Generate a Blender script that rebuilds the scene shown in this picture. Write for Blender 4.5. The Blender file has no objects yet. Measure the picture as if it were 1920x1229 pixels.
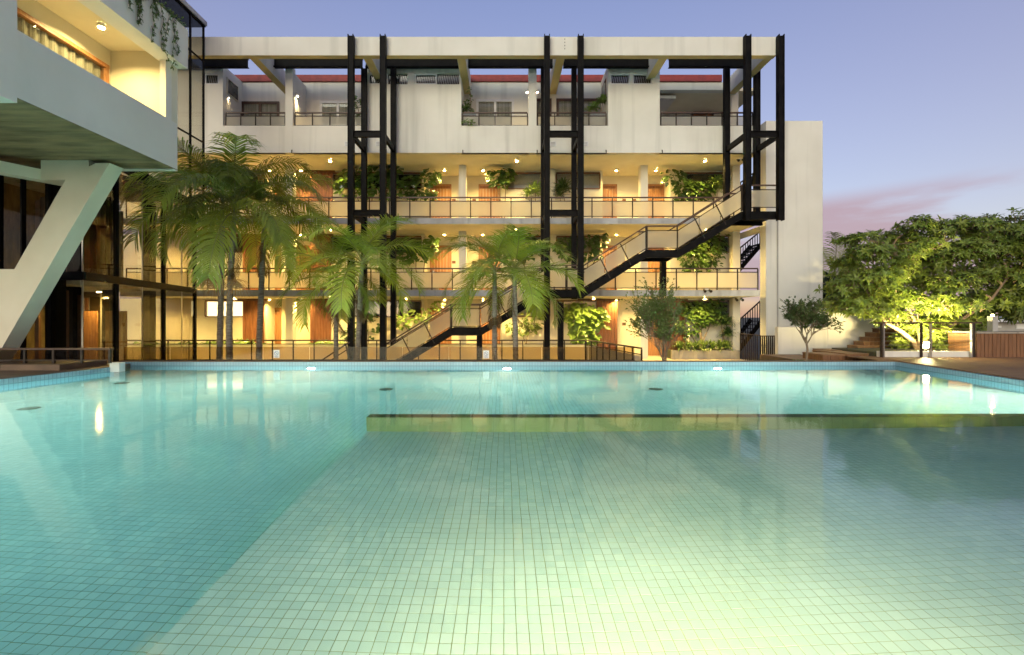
import bpy, math, random
import numpy as np
from mathutils import Vector, Matrix, Euler

# ------------------------------------------------------------------ camera, sky, light
HC = 1.4                       # lens height above the water (water level is z = 0)
FPX, CX, CY = 853.0, 945.0, 594.0
sc = bpy.context.scene
cam = bpy.data.cameras.new('camera'); camo = bpy.data.objects.new('camera', cam)
sc.collection.objects.link(camo); sc.camera = camo
camo.location = (0, 0, HC); camo.rotation_euler = (math.radians(90), 0, 0)
cam.sensor_width = 36.0; cam.lens = 36.0 * FPX / 1920
cam.shift_x = (960 - CX) / 1920; cam.shift_y = -(614.5 - CY) / 1920
cam.clip_start = 0.05; cam.clip_end = 3000

SUN_EL, SUN_ROT = math.radians(5.0), math.radians(185)
w = bpy.data.worlds.new('World'); sc.world = w; w.use_nodes = True
wn, wl = w.node_tree.nodes, w.node_tree.links
bg = wn['Background']
sky = wn.new('ShaderNodeTexSky'); sky.sky_type = 'NISHITA'; sky.sun_disc = False
sky.sun_elevation = SUN_EL; sky.sun_rotation = SUN_ROT
sky.air_density = 1.0; sky.dust_density = 1.2; sky.ozone_density = 3.0
def wmath(op, a, b=None, c=None):
    n = wn.new('ShaderNodeMath'); n.operation = op
    for i, v in enumerate((a, b, c)):
        if v is None: continue
        if isinstance(v, (int, float)): n.inputs[i].default_value = v
        else: wl.new(v, n.inputs[i])
    return n.outputs[0]
tc = wn.new('ShaderNodeTexCoord'); sp = wn.new('ShaderNodeSeparateXYZ'); wl.new(tc.outputs['Generated'], sp.inputs[0])
mp = wn.new('ShaderNodeMapping'); mp.inputs['Scale'].default_value = (1.3, 1.3, 6.5); mp.inputs['Location'].default_value = (0.35, 0.2, 0.4); wl.new(tc.outputs['Generated'], mp.inputs['Vector'])
nz = wn.new('ShaderNodeTexNoise'); nz.inputs['Scale'].default_value = 1.9; nz.inputs['Detail'].default_value = 6; wl.new(mp.outputs[0], nz.inputs['Vector'])
cr = wn.new('ShaderNodeMapRange'); cr.interpolation_type = 'SMOOTHSTEP'
cr.inputs['From Min'].default_value = 0.42; cr.inputs['From Max'].default_value = 0.58; wl.new(nz.outputs['Fac'], cr.inputs['Value'])
bd = wn.new('ShaderNodeMapRange'); bd.interpolation_type = 'SMOOTHSTEP'
bd.inputs['From Min'].default_value = 0.225; bd.inputs['From Max'].default_value = 0.185
bd.inputs['To Min'].default_value = 0; bd.inputs['To Max'].default_value = 1; wl.new(sp.outputs['Z'], bd.inputs['Value'])
cloud = wmath('MULTIPLY', wmath('MULTIPLY', cr.outputs[0], bd.outputs[0]), 0.85)
SKY_TINT = (1.05, 0.96, 0.93)
tint = wn.new('ShaderNodeMix'); tint.data_type = 'RGBA'; tint.blend_type = 'MULTIPLY'; tint.inputs['Factor'].default_value = 1
wl.new(sky.outputs[0], tint.inputs['A']); tint.inputs['B'].default_value = (*SKY_TINT, 1)
cm = wn.new('ShaderNodeMix'); cm.data_type = 'RGBA'; wl.new(cloud, cm.inputs['Factor'])
cm.inputs['B'].default_value = (2.05, 1.42, 1.62, 1)
# the mauve afterglow that lies over the whole dusk sky, strongest low down
gl = wn.new('ShaderNodeValToRGB'); gl.color_ramp.elements[0].position = 0.0; gl.color_ramp.elements[0].color = (1.75, 0.95, 0.80, 1)
gl.color_ramp.elements[1].position = 0.65; gl.color_ramp.elements[1].color = (0.52, 0.42, 0.85, 1)
e_ = gl.color_ramp.elements.new(0.25); e_.color = (1.25, 0.78, 0.82, 1)
wl.new(sp.outputs['Z'], gl.inputs[0])
ad = wn.new('ShaderNodeMix'); ad.data_type = 'RGBA'; ad.blend_type = 'ADD'; ad.inputs['Factor'].default_value = 1
wl.new(tint.outputs['Result'], ad.inputs['A']); wl.new(gl.outputs[0], ad.inputs['B']); wl.new(ad.outputs['Result'], cm.inputs['A'])
wl.new(cm.outputs['Result'], bg.inputs['Color'])
bg.inputs['Strength'].default_value = 0.105

sd = bpy.data.lights.new('sun', 'SUN'); so = bpy.data.objects.new('sun', sd); sc.collection.objects.link(so)
sd.energy = 0.85; sd.angle = math.radians(40); sd.color = (1.0, 0.96, 0.74)      # the last glow of the set sun, behind the camera
so.rotation_euler = (math.radians(80), 0, math.radians(-20)); so.location = (-10, -30, 20)

vs = sc.view_settings; vs.view_transform = 'Standard'; vs.look = 'None'; vs.exposure = 1.25; vs.gamma = 1.0; vs.use_curve_mapping = False
cy = sc.cycles
cy.use_denoising = True; cy.max_bounces = 9; cy.diffuse_bounces = 3; cy.glossy_bounces = 3; cy.transmission_bounces = 6
cy.transparent_max_bounces = 16; cy.sample_clamp_indirect = 3.0; cy.blur_glossy = 1.0; cy.use_light_tree = True; cy.use_adaptive_sampling = True; cy.adaptive_threshold = 0.02
try: cy.denoiser = 'OPENIMAGEDENOISE'
except Exception: pass

# ------------------------------------------------------------------ helpers
col = sc.collection
R = random.Random(7)
W = {}
def XP(px, Y): return (px - CX) / FPX * Y
def ZP(py, Y): return HC - (py - CY) / FPX * Y
def P(px, py, Y): return Vector((XP(px, Y), Y, ZP(py, Y)))

def tag(o, label=None, cat=None, group=None, kind=None):
    if label: o['label'] = label
    if cat: o['category'] = cat
    if group: o['group'] = group
    if kind: o['kind'] = kind
    return o
def link(name, me, mat=None, parent=None, loc=(0, 0, 0), rot=(0, 0, 0), scale=(1, 1, 1)):
    o = bpy.data.objects.new(name, me); col.objects.link(o)
    if mat is not None and me is not None and not me.materials: me.materials.append(mat)
    o.location = loc; o.rotation_euler = rot; o.scale = scale
    M = Matrix.LocRotScale(Vector(loc), Euler(rot), Vector(scale))
    W[o] = M
    if parent is not None:
        o.parent = parent; o.matrix_parent_inverse = W[parent].inverted()
    return o
def thing(name, loc, label, cat, group=None):
    o = link(name, None, None, None, loc); o.empty_display_size = 0.2
    return tag(o, label, cat, group)

class MB:
    def __init__(s): s.v = []; s.f = []
    def add(s, vs, fs):
        b = len(s.v); s.v += [tuple(q) for q in vs]; s.f += [tuple(i + b for i in f) for f in fs]; return s
    def box(s, x0, x1, y0, y1, z0, z1):
        if x0 > x1: x0, x1 = x1, x0
        if y0 > y1: y0, y1 = y1, y0
        if z0 > z1: z0, z1 = z1, z0
        return s.add([(x0,y0,z0),(x1,y0,z0),(x1,y1,z0),(x0,y1,z0),(x0,y0,z1),(x1,y0,z1),(x1,y1,z1),(x0,y1,z1)],
              [(0,3,2,1),(4,5,6,7),(0,1,5,4),(1,2,6,5),(2,3,7,6),(3,0,4,7)])
    def prism(s, poly, vec):
        n = len(poly); vec = Vector(vec); a = [Vector(p) for p in poly]; b = [p + vec for p in a]
        fs = [tuple(range(n - 1, -1, -1)), tuple(range(n, 2 * n))] + [(i, (i + 1) % n, n + (i + 1) % n, n + i) for i in range(n)]
        return s.add(a + b, fs)
    def bar(s, p, q, w, h, up=(0, 0, 1)):
        p, q = Vector(p), Vector(q); d = (q - p).normalized(); up = Vector(up)
        if abs(d.dot(up)) > 0.98: up = Vector((0, 1, 0))
        a = d.cross(up).normalized() * (w / 2); b = a.cross(d).normalized() * (h / 2)
        vs = [p - a - b, p + a - b, p + a + b, p - a + b, q - a - b, q + a - b, q + a + b, q - a + b]
        return s.add(vs, [(0,1,2,3),(7,6,5,4),(0,4,5,1),(1,5,6,2),(2,6,7,3),(3,7,4,0)])
    def tube(s, pts, rad, n=7, cap=True):
        pts = [Vector(p) for p in pts]; m = len(pts)
        if isinstance(rad, (int, float)): rad = [rad] * m
        vs = []; ref = Vector((0.3, 1, 0.1)).normalized()
        for i, p in enumerate(pts):
            d = (pts[min(i + 1, m - 1)] - pts[max(i - 1, 0)]).normalized()
            if abs(d.dot(ref)) > 0.95: ref = Vector((1, 0, 0.2)).normalized()
            a = d.cross(ref).normalized(); b = d.cross(a)
            for k in range(n):
                t = 2 * math.pi * k / n; vs.append(p + (a * math.cos(t) + b * math.sin(t)) * rad[i])
        fs = [(i * n + k, i * n + (k + 1) % n, (i + 1) * n + (k + 1) % n, (i + 1) * n + k) for i in range(m - 1) for k in range(n)]
        if cap: fs += [tuple(range(n - 1, -1, -1)), tuple((m - 1) * n + k for k in range(n))]
        return s.add(vs, fs)
    def cyl(s, c, r, h, n=16, r2=None):
        c = Vector(c); return s.tube([c, c + Vector((0, 0, h))], [r, r if r2 is None else r2], n)
    def lathe(s, c, prof, n=16):
        c = Vector(c); m = len(prof); vs = [(c.x + r * math.cos(2*math.pi*k/n), c.y + r * math.sin(2*math.pi*k/n), c.z + z) for r, z in prof for k in range(n)]
        return s.add(vs, [(q*n + k, q*n + (k+1) % n, (q+1)*n + (k+1) % n, (q+1)*n + k) for q in range(m - 1) for k in range(n)])
    def disc(s, c, r, nrm, n=18):
        c = Vector(c); nrm = Vector(nrm).normalized(); a = nrm.orthogonal().normalized(); b = nrm.cross(a)
        return s.add([c + (a * math.cos(2*math.pi*k/n) + b * math.sin(2*math.pi*k/n)) * r for k in range(n)], [tuple(range(n))])
    def mesh(s, name, mat=None, smooth=False):
        me = bpy.data.meshes.new(name); me.from_pydata(s.v, [], s.f); me.update()
        if smooth: me.polygons.foreach_set('use_smooth', [True] * len(me.polygons))
        if mat: me.materials.append(mat)
        return me
    def build(s, name, mat, parent=None, smooth=False, **kw):
        return link(name, s.mesh(name, mat, smooth), None, parent, **kw)
def box(name, mat, parent, *a): return MB().box(*a).build(name, mat, parent)

# ------------------------------------------------------------------ materials
def newmat(name):
    m = bpy.data.materials.new(name); m.use_nodes = True; nt = m.node_tree
    return m, nt.nodes, nt.links, nt.nodes['Principled BSDF'], nt.nodes['Material Output']
def rgb(c): return (c[0], c[1], c[2], 1)
def noisefac(n, l, scale, stretch=(1, 1, 1), detail=5, lo=0.35, hi=0.65):
    g = n.new('ShaderNodeNewGeometry'); mpn = n.new('ShaderNodeMapping'); mpn.inputs['Scale'].default_value = stretch
    l.new(g.outputs['Position'], mpn.inputs['Vector'])
    t = n.new('ShaderNodeTexNoise'); t.inputs['Scale'].default_value = scale; t.inputs['Detail'].default_value = detail
    l.new(mpn.outputs[0], t.inputs['Vector'])
    r = n.new('ShaderNodeMapRange'); r.inputs['From Min'].default_value = lo; r.inputs['From Max'].default_value = hi
    l.new(t.outputs['Fac'], r.inputs['Value']); return r.outputs[0]
def mixc(n, l, fac, a, b, blend='MIX'):
    m = n.new('ShaderNodeMix'); m.data_type = 'RGBA'; m.blend_type = blend
    if isinstance(fac, (int, float)): m.inputs['Factor'].default_value = fac
    else: l.new(fac, m.inputs['Factor'])
    for k, v in (('A', a), ('B', b)):
        if isinstance(v, tuple): m.inputs[k].default_value = rgb(v)
        else: l.new(v, m.inputs[k])
    return m.outputs['Result']
def bumpit(n, l, b, h, strength, dist=0.02):
    bp = n.new('ShaderNodeBump'); bp.inputs['Strength'].default_value = strength; bp.inputs['Distance'].default_value = dist
    l.new(h, bp.inputs['Height']); l.new(bp.outputs[0], b.inputs['Normal'])
def pm(name, c1, c2=None, rough=0.6, scale=2.0, stretch=(1, 1, 1), bump=0.15, bscale=40, bst=None, metallic=0, lo=0.35, hi=0.65, spec=0.5, streak=None):
    m, n, l, b, o = newmat(name)
    c2 = c2 or tuple(v * 0.8 for v in c1)
    c = mixc(n, l, noisefac(n, l, scale, stretch, lo=lo, hi=hi), c1, c2)
    if streak:
        c = mixc(n, l, noisefac(n, l, 1.0, streak[1], detail=7, lo=0.52, hi=0.75), c, streak[0])
    l.new(c, b.inputs['Base Color'])
    b.inputs['Roughness'].default_value = rough; b.inputs['Metallic'].default_value = metallic
    b.inputs['Specular IOR Level'].default_value = spec
    if bump: bumpit(n, l, b, noisefac(n, l, bscale, bst or stretch, lo=0, hi=1), bump)
    return m
def emat(name, c, s):
    m, n, l, b, o = newmat(name); e = n.new('ShaderNodeEmission'); e.inputs[0].default_value = rgb(c); e.inputs[1].default_value = s
    l.new(e.outputs[0], o.inputs['Surface']); return m
def leafmat(name, c1, c2, rough=0.45, trans=0.3, scale=2.2):
    m, n, l, b, o = newmat(name)
    oi = n.new('ShaderNodeObjectInfo')
    c = mixc(n, l, noisefac(n, l, scale, lo=0.3, hi=0.7), c1, c2)
    hs = n.new('ShaderNodeHueSaturation'); l.new(c, hs.inputs['Color'])
    r = n.new('ShaderNodeMapRange'); r.inputs['To Min'].default_value = 0.7; r.inputs['To Max'].default_value = 1.3
    l.new(oi.outputs['Random'], r.inputs['Value']); l.new(r.outputs[0], hs.inputs['Value'])
    l.new(hs.outputs[0], b.inputs['Base Color']); b.inputs['Roughness'].default_value = rough
    t = n.new('ShaderNodeBsdfTranslucent'); l.new(hs.outputs[0], t.inputs[0])
    x = n.new('ShaderNodeMixShader'); x.inputs[0].default_value = trans
    l.new(b.outputs[0], x.inputs[1]); l.new(t.outputs[0], x.inputs[2]); l.new(x.outputs[0], o.inputs['Surface']); return m
def clearglass(name, tintc, refl_rough=0.0, ior=1.45):
    m, n, l, b, o = newmat(name)
    t = n.new('ShaderNodeBsdfTransparent'); t.inputs[0].default_value = rgb(tintc)
    g = n.new('ShaderNodeBsdfGlossy'); g.inputs['Roughness'].default_value = refl_rough
    f = n.new('ShaderNodeLayerWeight'); pw = n.new('ShaderNodeMath'); pw.operation = 'POWER'; l.new(f.outputs['Facing'], pw.inputs[0]); pw.inputs[1].default_value = 5
    f0 = ((ior - 1) / (ior + 1)) ** 2; ma = n.new('ShaderNodeMath'); ma.operation = 'MULTIPLY_ADD'; l.new(pw.outputs[0], ma.inputs[0]); ma.inputs[1].default_value = 1 - f0; ma.inputs[2].default_value = f0
    x = n.new('ShaderNodeMixShader'); l.new(ma.outputs[0], x.inputs[0]); l.new(t.outputs[0], x.inputs[1]); l.new(g.outputs[0], x.inputs[2])
    l.new(x.outputs[0], o.inputs['Surface']); return m
def frosted(name, c):
    m, n, l, b, o = newmat(name)
    g = n.new('ShaderNodeBsdfRefraction'); g.inputs['Color'].default_value = rgb(c); g.inputs['Roughness'].default_value = 0.3; g.inputs['IOR'].default_value = 1.10
    t = n.new('ShaderNodeBsdfTranslucent'); t.inputs[0].default_value = rgb(c)
    x = n.new('ShaderNodeMixShader'); x.inputs[0].default_value = 0.38
    l.new(g.outputs[0], x.inputs[1]); l.new(t.outputs[0], x.inputs[2])
    d = n.new('ShaderNodeBsdfDiffuse'); d.inputs[0].default_value = (0.78, 0.77, 0.70, 1)
    y = n.new('ShaderNodeMixShader'); y.inputs[0].default_value = 0.14
    l.new(x.outputs[0], y.inputs[1]); l.new(d.outputs[0], y.inputs[2]); l.new(y.outputs[0], o.inputs['Surface']); return m
def tilemat(name, c1, c2, s, grout=None, axis='XY', rough=0.25, gw=0.05, sz=None):
    """ceramic tile; each cell gets its own shade; with grout the joints are drawn for far rows"""
    m, n, l, b, o = newmat(name)
    g = n.new('ShaderNodeNewGeometry'); sx = n.new('ShaderNodeSeparateXYZ'); l.new(g.outputs['Position'], sx.inputs[0])
    def ma(op, a, bb):
        q = n.new('ShaderNodeMath'); q.operation = op
        for i, v in enumerate((a, bb)):
            if v is None: continue
            if isinstance(v, (int, float)): q.inputs[i].default_value = v
            else: l.new(v, q.inputs[i])
        return q.outputs[0]
    u = ma('DIVIDE', sx.outputs[axis[0]], s); v = ma('DIVIDE', sx.outputs[axis[1]], sz or s)
    fu, fv = ma('FLOOR', u, None), ma('FLOOR', v, None)
    cb = n.new('ShaderNodeCombineXYZ'); l.new(fu, cb.inputs[0]); l.new(fv, cb.inputs[1])
    wnz = n.new('ShaderNodeTexWhiteNoise'); wnz.noise_dimensions = '3D'; l.new(cb.outputs[0], wnz.inputs['Vector'])
    c = mixc(n, l, wnz.outputs['Value'], c1, c2)
    c = mixc(n, l, noisefac(n, l, 0.9, lo=0.3, hi=0.8), c, tuple(0.5 * (p + q) * 0.85 for p, q in zip(c1, c2)))
    if grout:
        ju = ma('LESS_THAN', ma('ABSOLUTE', ma('SUBTRACT', ma('FRACT', u, None), 0.5), None), 0.5 - gw)
        jv = ma('LESS_THAN', ma('ABSOLUTE', ma('SUBTRACT', ma('FRACT', v, None), 0.5), None), 0.5 - gw)
        c = mixc(n, l, ma('MULTIPLY', ju, jv), grout, c)
    l.new(c, b.inputs['Base Color']); b.inputs['Roughness'].default_value = rough
    return m

M = {}
M['stucco'] = pm('white_stucco', (0.75, 0.73, 0.65), (0.68, 0.66, 0.58), 0.85, 0.7, bump=0.12, bscale=60, streak=((0.55, 0.535, 0.47), (2.2, 2.2, 0.12)))
M['clean'] = pm('smooth_white_paint', (0.78, 0.75, 0.68), (0.72, 0.69, 0.62), 0.8, 0.6, bump=0.12, bscale=45, streak=((0.66, 0.63, 0.56), (1.2, 1.2, 0.3)))
M['warmlit'] = pm('painted_warm_underlight', (0.62, 0.50, 0.24), (0.54, 0.43, 0.2), 0.85, 1.2, bump=0.05)  # warm light from below, painted as the colour of the pergola undersides
M['cream'] = pm('cream_plaster', (0.74, 0.69, 0.55), (0.66, 0.61, 0.47), 0.85, 0.8, bump=0.08, bscale=50)
M['ceil'] = pm('cream_ceiling', (0.80, 0.74, 0.55), (0.73, 0.67, 0.48), 0.9, 1.2, bump=0.05)
M['slab'] = pm('concrete_slab_edge', (0.50, 0.50, 0.49), (0.38, 0.38, 0.37), 0.85, 1.5, bump=0.2, streak=((0.25, 0.24, 0.23), (3, 3, 0.4)))
M['steel'] = pm('black_painted_steel', (0.004, 0.004, 0.0045), (0.010, 0.009, 0.008), 0.5, 3.5, bump=0.15, bscale=25, spec=0.08)
M['rail'] = pm('dark_bronze_rail', (0.022, 0.016, 0.012), (0.045, 0.03, 0.02), 0.5, 5, bump=0.05, spec=0.25)
M['handrail'] = pm('brown_handrail', (0.075, 0.035, 0.02), (0.05, 0.025, 0.015), 0.45, 8, (0.2, 1, 1), bump=0.1)
M['red'] = pm('red_fascia', (0.28, 0.035, 0.03), (0.2, 0.025, 0.025), 0.6, 4, bump=0.1)
M['wood'] = pm('red_brown_shutter_wood', (0.26, 0.10, 0.04), (0.15, 0.055, 0.022), 0.5, 3, (9, 9, 0.7), bump=0.25, bscale=8)
M['door'] = pm('orange_door_wood', (0.42, 0.205, 0.085), (0.31, 0.14, 0.055), 0.45, 3, (8, 8, 0.6), bump=0.15, bscale=8)
M['frame'] = pm('brown_window_frame', (0.16, 0.07, 0.03), (0.10, 0.045, 0.02), 0.5, 6, bump=0.1)
M['dwood'] = pm('dark_window_wood', (0.07, 0.03, 0.016), (0.045, 0.02, 0.012), 0.45, 6, bump=0.1)
M['upvc'] = pm('white_window_frame', (0.74, 0.74, 0.72), (0.66, 0.66, 0.64), 0.4, 5, bump=0)
M['curtain'] = pm('pale_curtain', (0.52, 0.48, 0.42), (0.22, 0.20, 0.17), 0.9, 5, (6, 6, 0.05), bump=0.6, bscale=6, bst=(6, 6, 0.05))
M['dark'] = pm('dark_glazing', (0.03, 0.028, 0.024), (0.06, 0.05, 0.04), 0.12, 2, bump=0)
M['pane'] = clearglass('window_glass', (0.86, 0.88, 0.86))
M['glassbox'] = clearglass('smoked_lobby_glass', (0.80, 0.79, 0.74), ior=1.3)
M['fence'] = clearglass('bronze_fence_glass', (0.72, 0.64, 0.50), ior=1.3)
M['frost'] = frosted('frosted_panel_glass', (0.96, 0.94, 0.88))
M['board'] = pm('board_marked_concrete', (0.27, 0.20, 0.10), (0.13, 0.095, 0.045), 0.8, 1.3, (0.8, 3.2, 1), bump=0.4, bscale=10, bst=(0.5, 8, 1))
M['concrete'] = pm('planter_concrete', (0.40, 0.36, 0.29), (0.28, 0.25, 0.2), 0.85, 2, bump=0.2, streak=((0.2, 0.18, 0.14), (4, 4, 0.4)))
M['floor'] = pm('gallery_floor', (0.52, 0.46, 0.36), (0.42, 0.37, 0.29), 0.55, 2, bump=0.08)
M['ground'] = pm('garden_ground', (0.075, 0.065, 0.045), (0.05, 0.06, 0.03), 0.95, 1.2, bump=0.5)
M['stone'] = pm('brown_stone_coping', (0.16, 0.10, 0.06), (0.10, 0.065, 0.04), 0.55, 3, bump=0.2)
M['deck'] = pm('deck_boards', (0.27, 0.155, 0.075), (0.19, 0.105, 0.05), 0.55, 3, (0.5, 8, 4), bump=0.2, bscale=8)
M['timber'] = pm('timber_planks', (0.24, 0.115, 0.05), (0.15, 0.07, 0.03), 0.55, 3, (8, 8, 0.5), bump=0.2, bscale=8)
M['greyw'] = pm('far_wall_paint', (0.45, 0.43, 0.40), (0.36, 0.34, 0.31), 0.85, 1.5, bump=0.1)
M['bark'] = pm('palm_bark', (0.30, 0.27, 0.22), (0.14, 0.12, 0.10), 0.85, 3, (2, 2, 14), bump=0.6, bscale=6, bst=(1, 1, 9))
M['bark2'] = pm('tree_bark', (0.26, 0.19, 0.12), (0.15, 0.105, 0.065), 0.85, 4, (2, 2, 1), bump=0.5, bscale=14)
M['shaft'] = pm('palm_crownshaft', (0.20, 0.25, 0.09), (0.25, 0.24, 0.12), 0.5, 3, bump=0.1)
M['rachis'] = pm('frond_rachis', (0.22, 0.25, 0.06), (0.18, 0.19, 0.05), 0.5, 3, bump=0)
M['frond'] = leafmat('palm_frond_green', (0.18, 0.26, 0.035), (0.31, 0.36, 0.05))
M['frond2'] = leafmat('young_palm_frond_green', (0.22, 0.33, 0.035), (0.36, 0.42, 0.055))
M['dry'] = pm('dry_fruit_stalk', (0.50, 0.35, 0.16), (0.34, 0.19, 0.09), 0.8, 6, bump=0)
M['leafA'] = leafmat('broad_leaf_green', (0.06, 0.13, 0.025), (0.11, 0.18, 0.035), 0.35)
M['leafB'] = leafmat('light_leaf_green', (0.12, 0.20, 0.04), (0.18, 0.26, 0.06), 0.4)
M['leafC'] = leafmat('spiky_leaf_green', (0.045, 0.10, 0.025), (0.09, 0.14, 0.04), 0.4)
M['leafT'] = leafmat('tree_leaf_green', (0.15, 0.23, 0.033), (0.26, 0.31, 0.05), 0.4)
M['leafS'] = leafmat('shrub_leaf_green', (0.09, 0.15, 0.035), (0.16, 0.20, 0.05), 0.5)
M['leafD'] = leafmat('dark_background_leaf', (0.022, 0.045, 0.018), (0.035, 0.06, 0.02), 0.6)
M['white'] = pm('white_enamel', (0.78, 0.78, 0.76), (0.70, 0.70, 0.68), 0.35, 3, bump=0)
M['metal'] = pm('brushed_metal', (0.5, 0.49, 0.46), (0.4, 0.39, 0.37), 0.3, 8, bump=0, metallic=0.9)
M['blue'] = pm('sign_blue', (0.12, 0.18, 0.35), (0.10, 0.15, 0.3), 0.5, 3, bump=0)
M['plate'] = pm('door_number_plate', (0.22, 0.085, 0.04), (0.16, 0.06, 0.03), 0.5, 9, bump=0)
M['lamp'] = emat('warm_lamp_lens', (1.0, 0.69, 0.20), 3900)
M['lampN'] = emat('niche_lamp_lens', (1.0, 0.69, 0.20), 2300)
M['lampB'] = emat('balcony_lamp_lens', (1.0, 0.74, 0.30), 2500)
M['sconce'] = emat('sconce_lens', (1.0, 0.72, 0.36), 2200)
M['poollamp'] = emat('pool_lamp_lens', (1.0, 0.96, 0.80), 2350)
M['poollampN'] = emat('pool_lamp_lens_near', (1.0, 0.75, 0.42), 2000)
M['poollampD'] = emat('pool_lamp_lens_dim', (1.0, 0.96, 0.82), 1900)
M['uplamp'] = emat('garden_uplight_lens', (1.0, 0.78, 0.34), 60)
M['uplens'] = emat('uplight_reflector_lens', (1.0, 0.80, 0.36), 4600)
M['litwin'] = emat('lit_window_interior', (1.0, 0.74, 0.36), 1.6)
TS = 0.075
M['tile'] = tilemat('pale_mint_pool_tile', (0.70, 0.73, 0.66), (0.56, 0.63, 0.58), TS)
M['grout'] = pm('olive_grout', (0.38, 0.35, 0.15), (0.27, 0.26, 0.11), 0.9, 4, bump=0)
M['wallX'] = tilemat('pool_wall_tile_across', (0.30, 0.45, 0.53), (0.25, 0.39, 0.47), 0.08, (0.13, 0.20, 0.24), 'XZ', sz=0.20)
M['wallY'] = tilemat('pool_wall_tile_along', (0.30, 0.45, 0.53), (0.25, 0.39, 0.47), 0.08, (0.13, 0.20, 0.24), 'YZ', sz=0.20)
M['olive'] = tilemat('mustard_green_divider_tile', (0.31, 0.275, 0.145), (0.27, 0.24, 0.125), 0.15, (0.20, 0.18, 0.095), 'XZ', gw=0.02, sz=0.9)
M['olived'] = pm('dark_divider_top', (0.09, 0.09, 0.045), (0.12, 0.115, 0.055), 0.6, 3, bump=0.1)

def watermat():
    m, n, l, b, o = newmat('pool_water')
    n.remove(b)
    g = n.new('ShaderNodeBsdfRefraction'); g.inputs['IOR'].default_value = 1.333; g.inputs['Roughness'].default_value = 0.0
    gg = n.new('ShaderNodeBsdfGlossy'); gg.inputs['Roughness'].default_value = 0.065
    fz = n.new('ShaderNodeFresnel'); fz.inputs['IOR'].default_value = 1.333
    h1 = noisefac(n, l, 0.9, (1, 0.7, 1), detail=2, lo=0, hi=1)
    h2 = noisefac(n, l, 4.2, (1, 0.6, 1), detail=3, lo=0, hi=1)
    q0 = n.new('ShaderNodeMath'); q0.operation = 'MULTIPLY_ADD'; l.new(h2, q0.inputs[0]); q0.inputs[1].default_value = 0.13; l.new(h1, q0.inputs[2])
    bp = n.new('ShaderNodeBump'); bp.inputs['Strength'].default_value = 1.0; bp.inputs['Distance'].default_value = 0.0075
    l.new(q0.outputs[0], bp.inputs['Height'])
    for q in (g, gg, fz): l.new(bp.outputs[0], q.inputs['Normal'])
    x = n.new('ShaderNodeMixShader'); l.new(fz.outputs[0], x.inputs[0]); l.new(g.outputs[0], x.inputs[1]); l.new(gg.outputs[0], x.inputs[2])
    l.new(x.outputs[0], o.inputs['Surface'])
    va = n.new('ShaderNodeVolumeAbsorption'); va.inputs['Color'].default_value = (0.18, 0.875, 0.95, 1); va.inputs['Density'].default_value = 0.165
    l.new(va.outputs[0], o.inputs['Volume']); return m
M['water'] = watermat()

# ------------------------------------------------------------------ ground, pool
RIM = 0.114; DEEP = -1.2; SHAL = -0.88; YF = 12.9; YN = 0.9
poolL = [(-10.9, YN), (-10.3, 9.3), (-9.95, 11.6), (-10.8, 11.65), (-10.8, YF)]      # left side, from the camera to the far wall
poolR = [(10.4, YN), (10.4, 9.07), (11.1, YF)]
XE, YDIV, DTH, DTOP = -1.95, 6.45, 0.20, -0.12
GZ = -0.60
def flat(name, polys, z, mat, kind='structure', parent=None):
    mb = MB()
    for p in polys: mb.add([(x, y, z) for x, y in p], [tuple(range(len(p)))])
    o = mb.build(name, mat, parent); return tag(o, kind=kind) if parent is None else o
BIG = 900
flat('ground', [[(-BIG, YF + 0.2), (BIG, YF + 0.2), (BIG, BIG), (-BIG, BIG)], [(-BIG, -BIG), (-11.6, -BIG), (-11.6, YF + 0.2), (-BIG, YF + 0.2)],
                [(11.6, -BIG), (BIG, -BIG), (BIG, YF + 0.2), (11.6, YF + 0.2)], [(-11.6, -BIG), (11.6, -BIG), (11.6, YN - 0.3), (-11.6, YN - 0.3)]], GZ, M['ground'])

# pool shell: grout bed under the tiles, walls and their rim
bed = MB()
bed.add([(-11.2, YN, DEEP - 0.0025), (XE, YN, DEEP - 0.0025), (XE, YF, DEEP - 0.0025), (-11.2, YF, DEEP - 0.0025)], [(0, 1, 2, 3)])
bed.add([(XE, YDIV + DTH, DEEP - 0.0025), (11.4, YDIV + DTH, DEEP - 0.0025), (11.4, YF, DEEP - 0.0025), (XE, YF, DEEP - 0.0025)], [(0, 1, 2, 3)])
pool = tag(bed.build('pool_floor', M['grout']), kind='structure')
led = MB().box(XE, 11.2, YN, YDIV + 0.02, DEEP - 0.02, SHAL - 0.0025)
ledge = tag(led.build('pool_ledge', M['grout']), kind='structure')
wallm = MB()
def wallseg(mb, a, b, t=0.12):
    a, b = Vector((*a, 0)), Vector((*b, 0)); d = (b - a).normalized(); nrm = Vector((d.y, -d.x, 0)) * t
    mb.prism([a + Vector((0, 0, DEEP - 0.1)), b + Vector((0, 0, DEEP - 0.1)), b + Vector((0, 0, RIM)), a + Vector((0, 0, RIM))], nrm)
for i in range(4):
    pass
sideL = MB()
for a, b in zip(poolL[:-1], poolL[1:]): wallseg(sideL, a, b, -0.12)
tag(sideL.build('pool_wall_left', M['wallY']), kind='structure')
sideR = MB()
for a, b in zip(poolR[:-1], poolR[1:]): wallseg(sideR, a, b, 0.12)
tag(sideR.build('pool_wall_right', M['wallY']), kind='structure')
tag(MB().box(-11.0, 11.4, YF, YF + 0.14, DEEP - 0.1, RIM).build('pool_wall_far', M['wallX']), kind='structure')
tag(MB().box(-11.2, 10.9, YN - 0.2, YN, DEEP - 0.1, RIM).build('pool_wall_near', M['wallX']), kind='structure')
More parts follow.
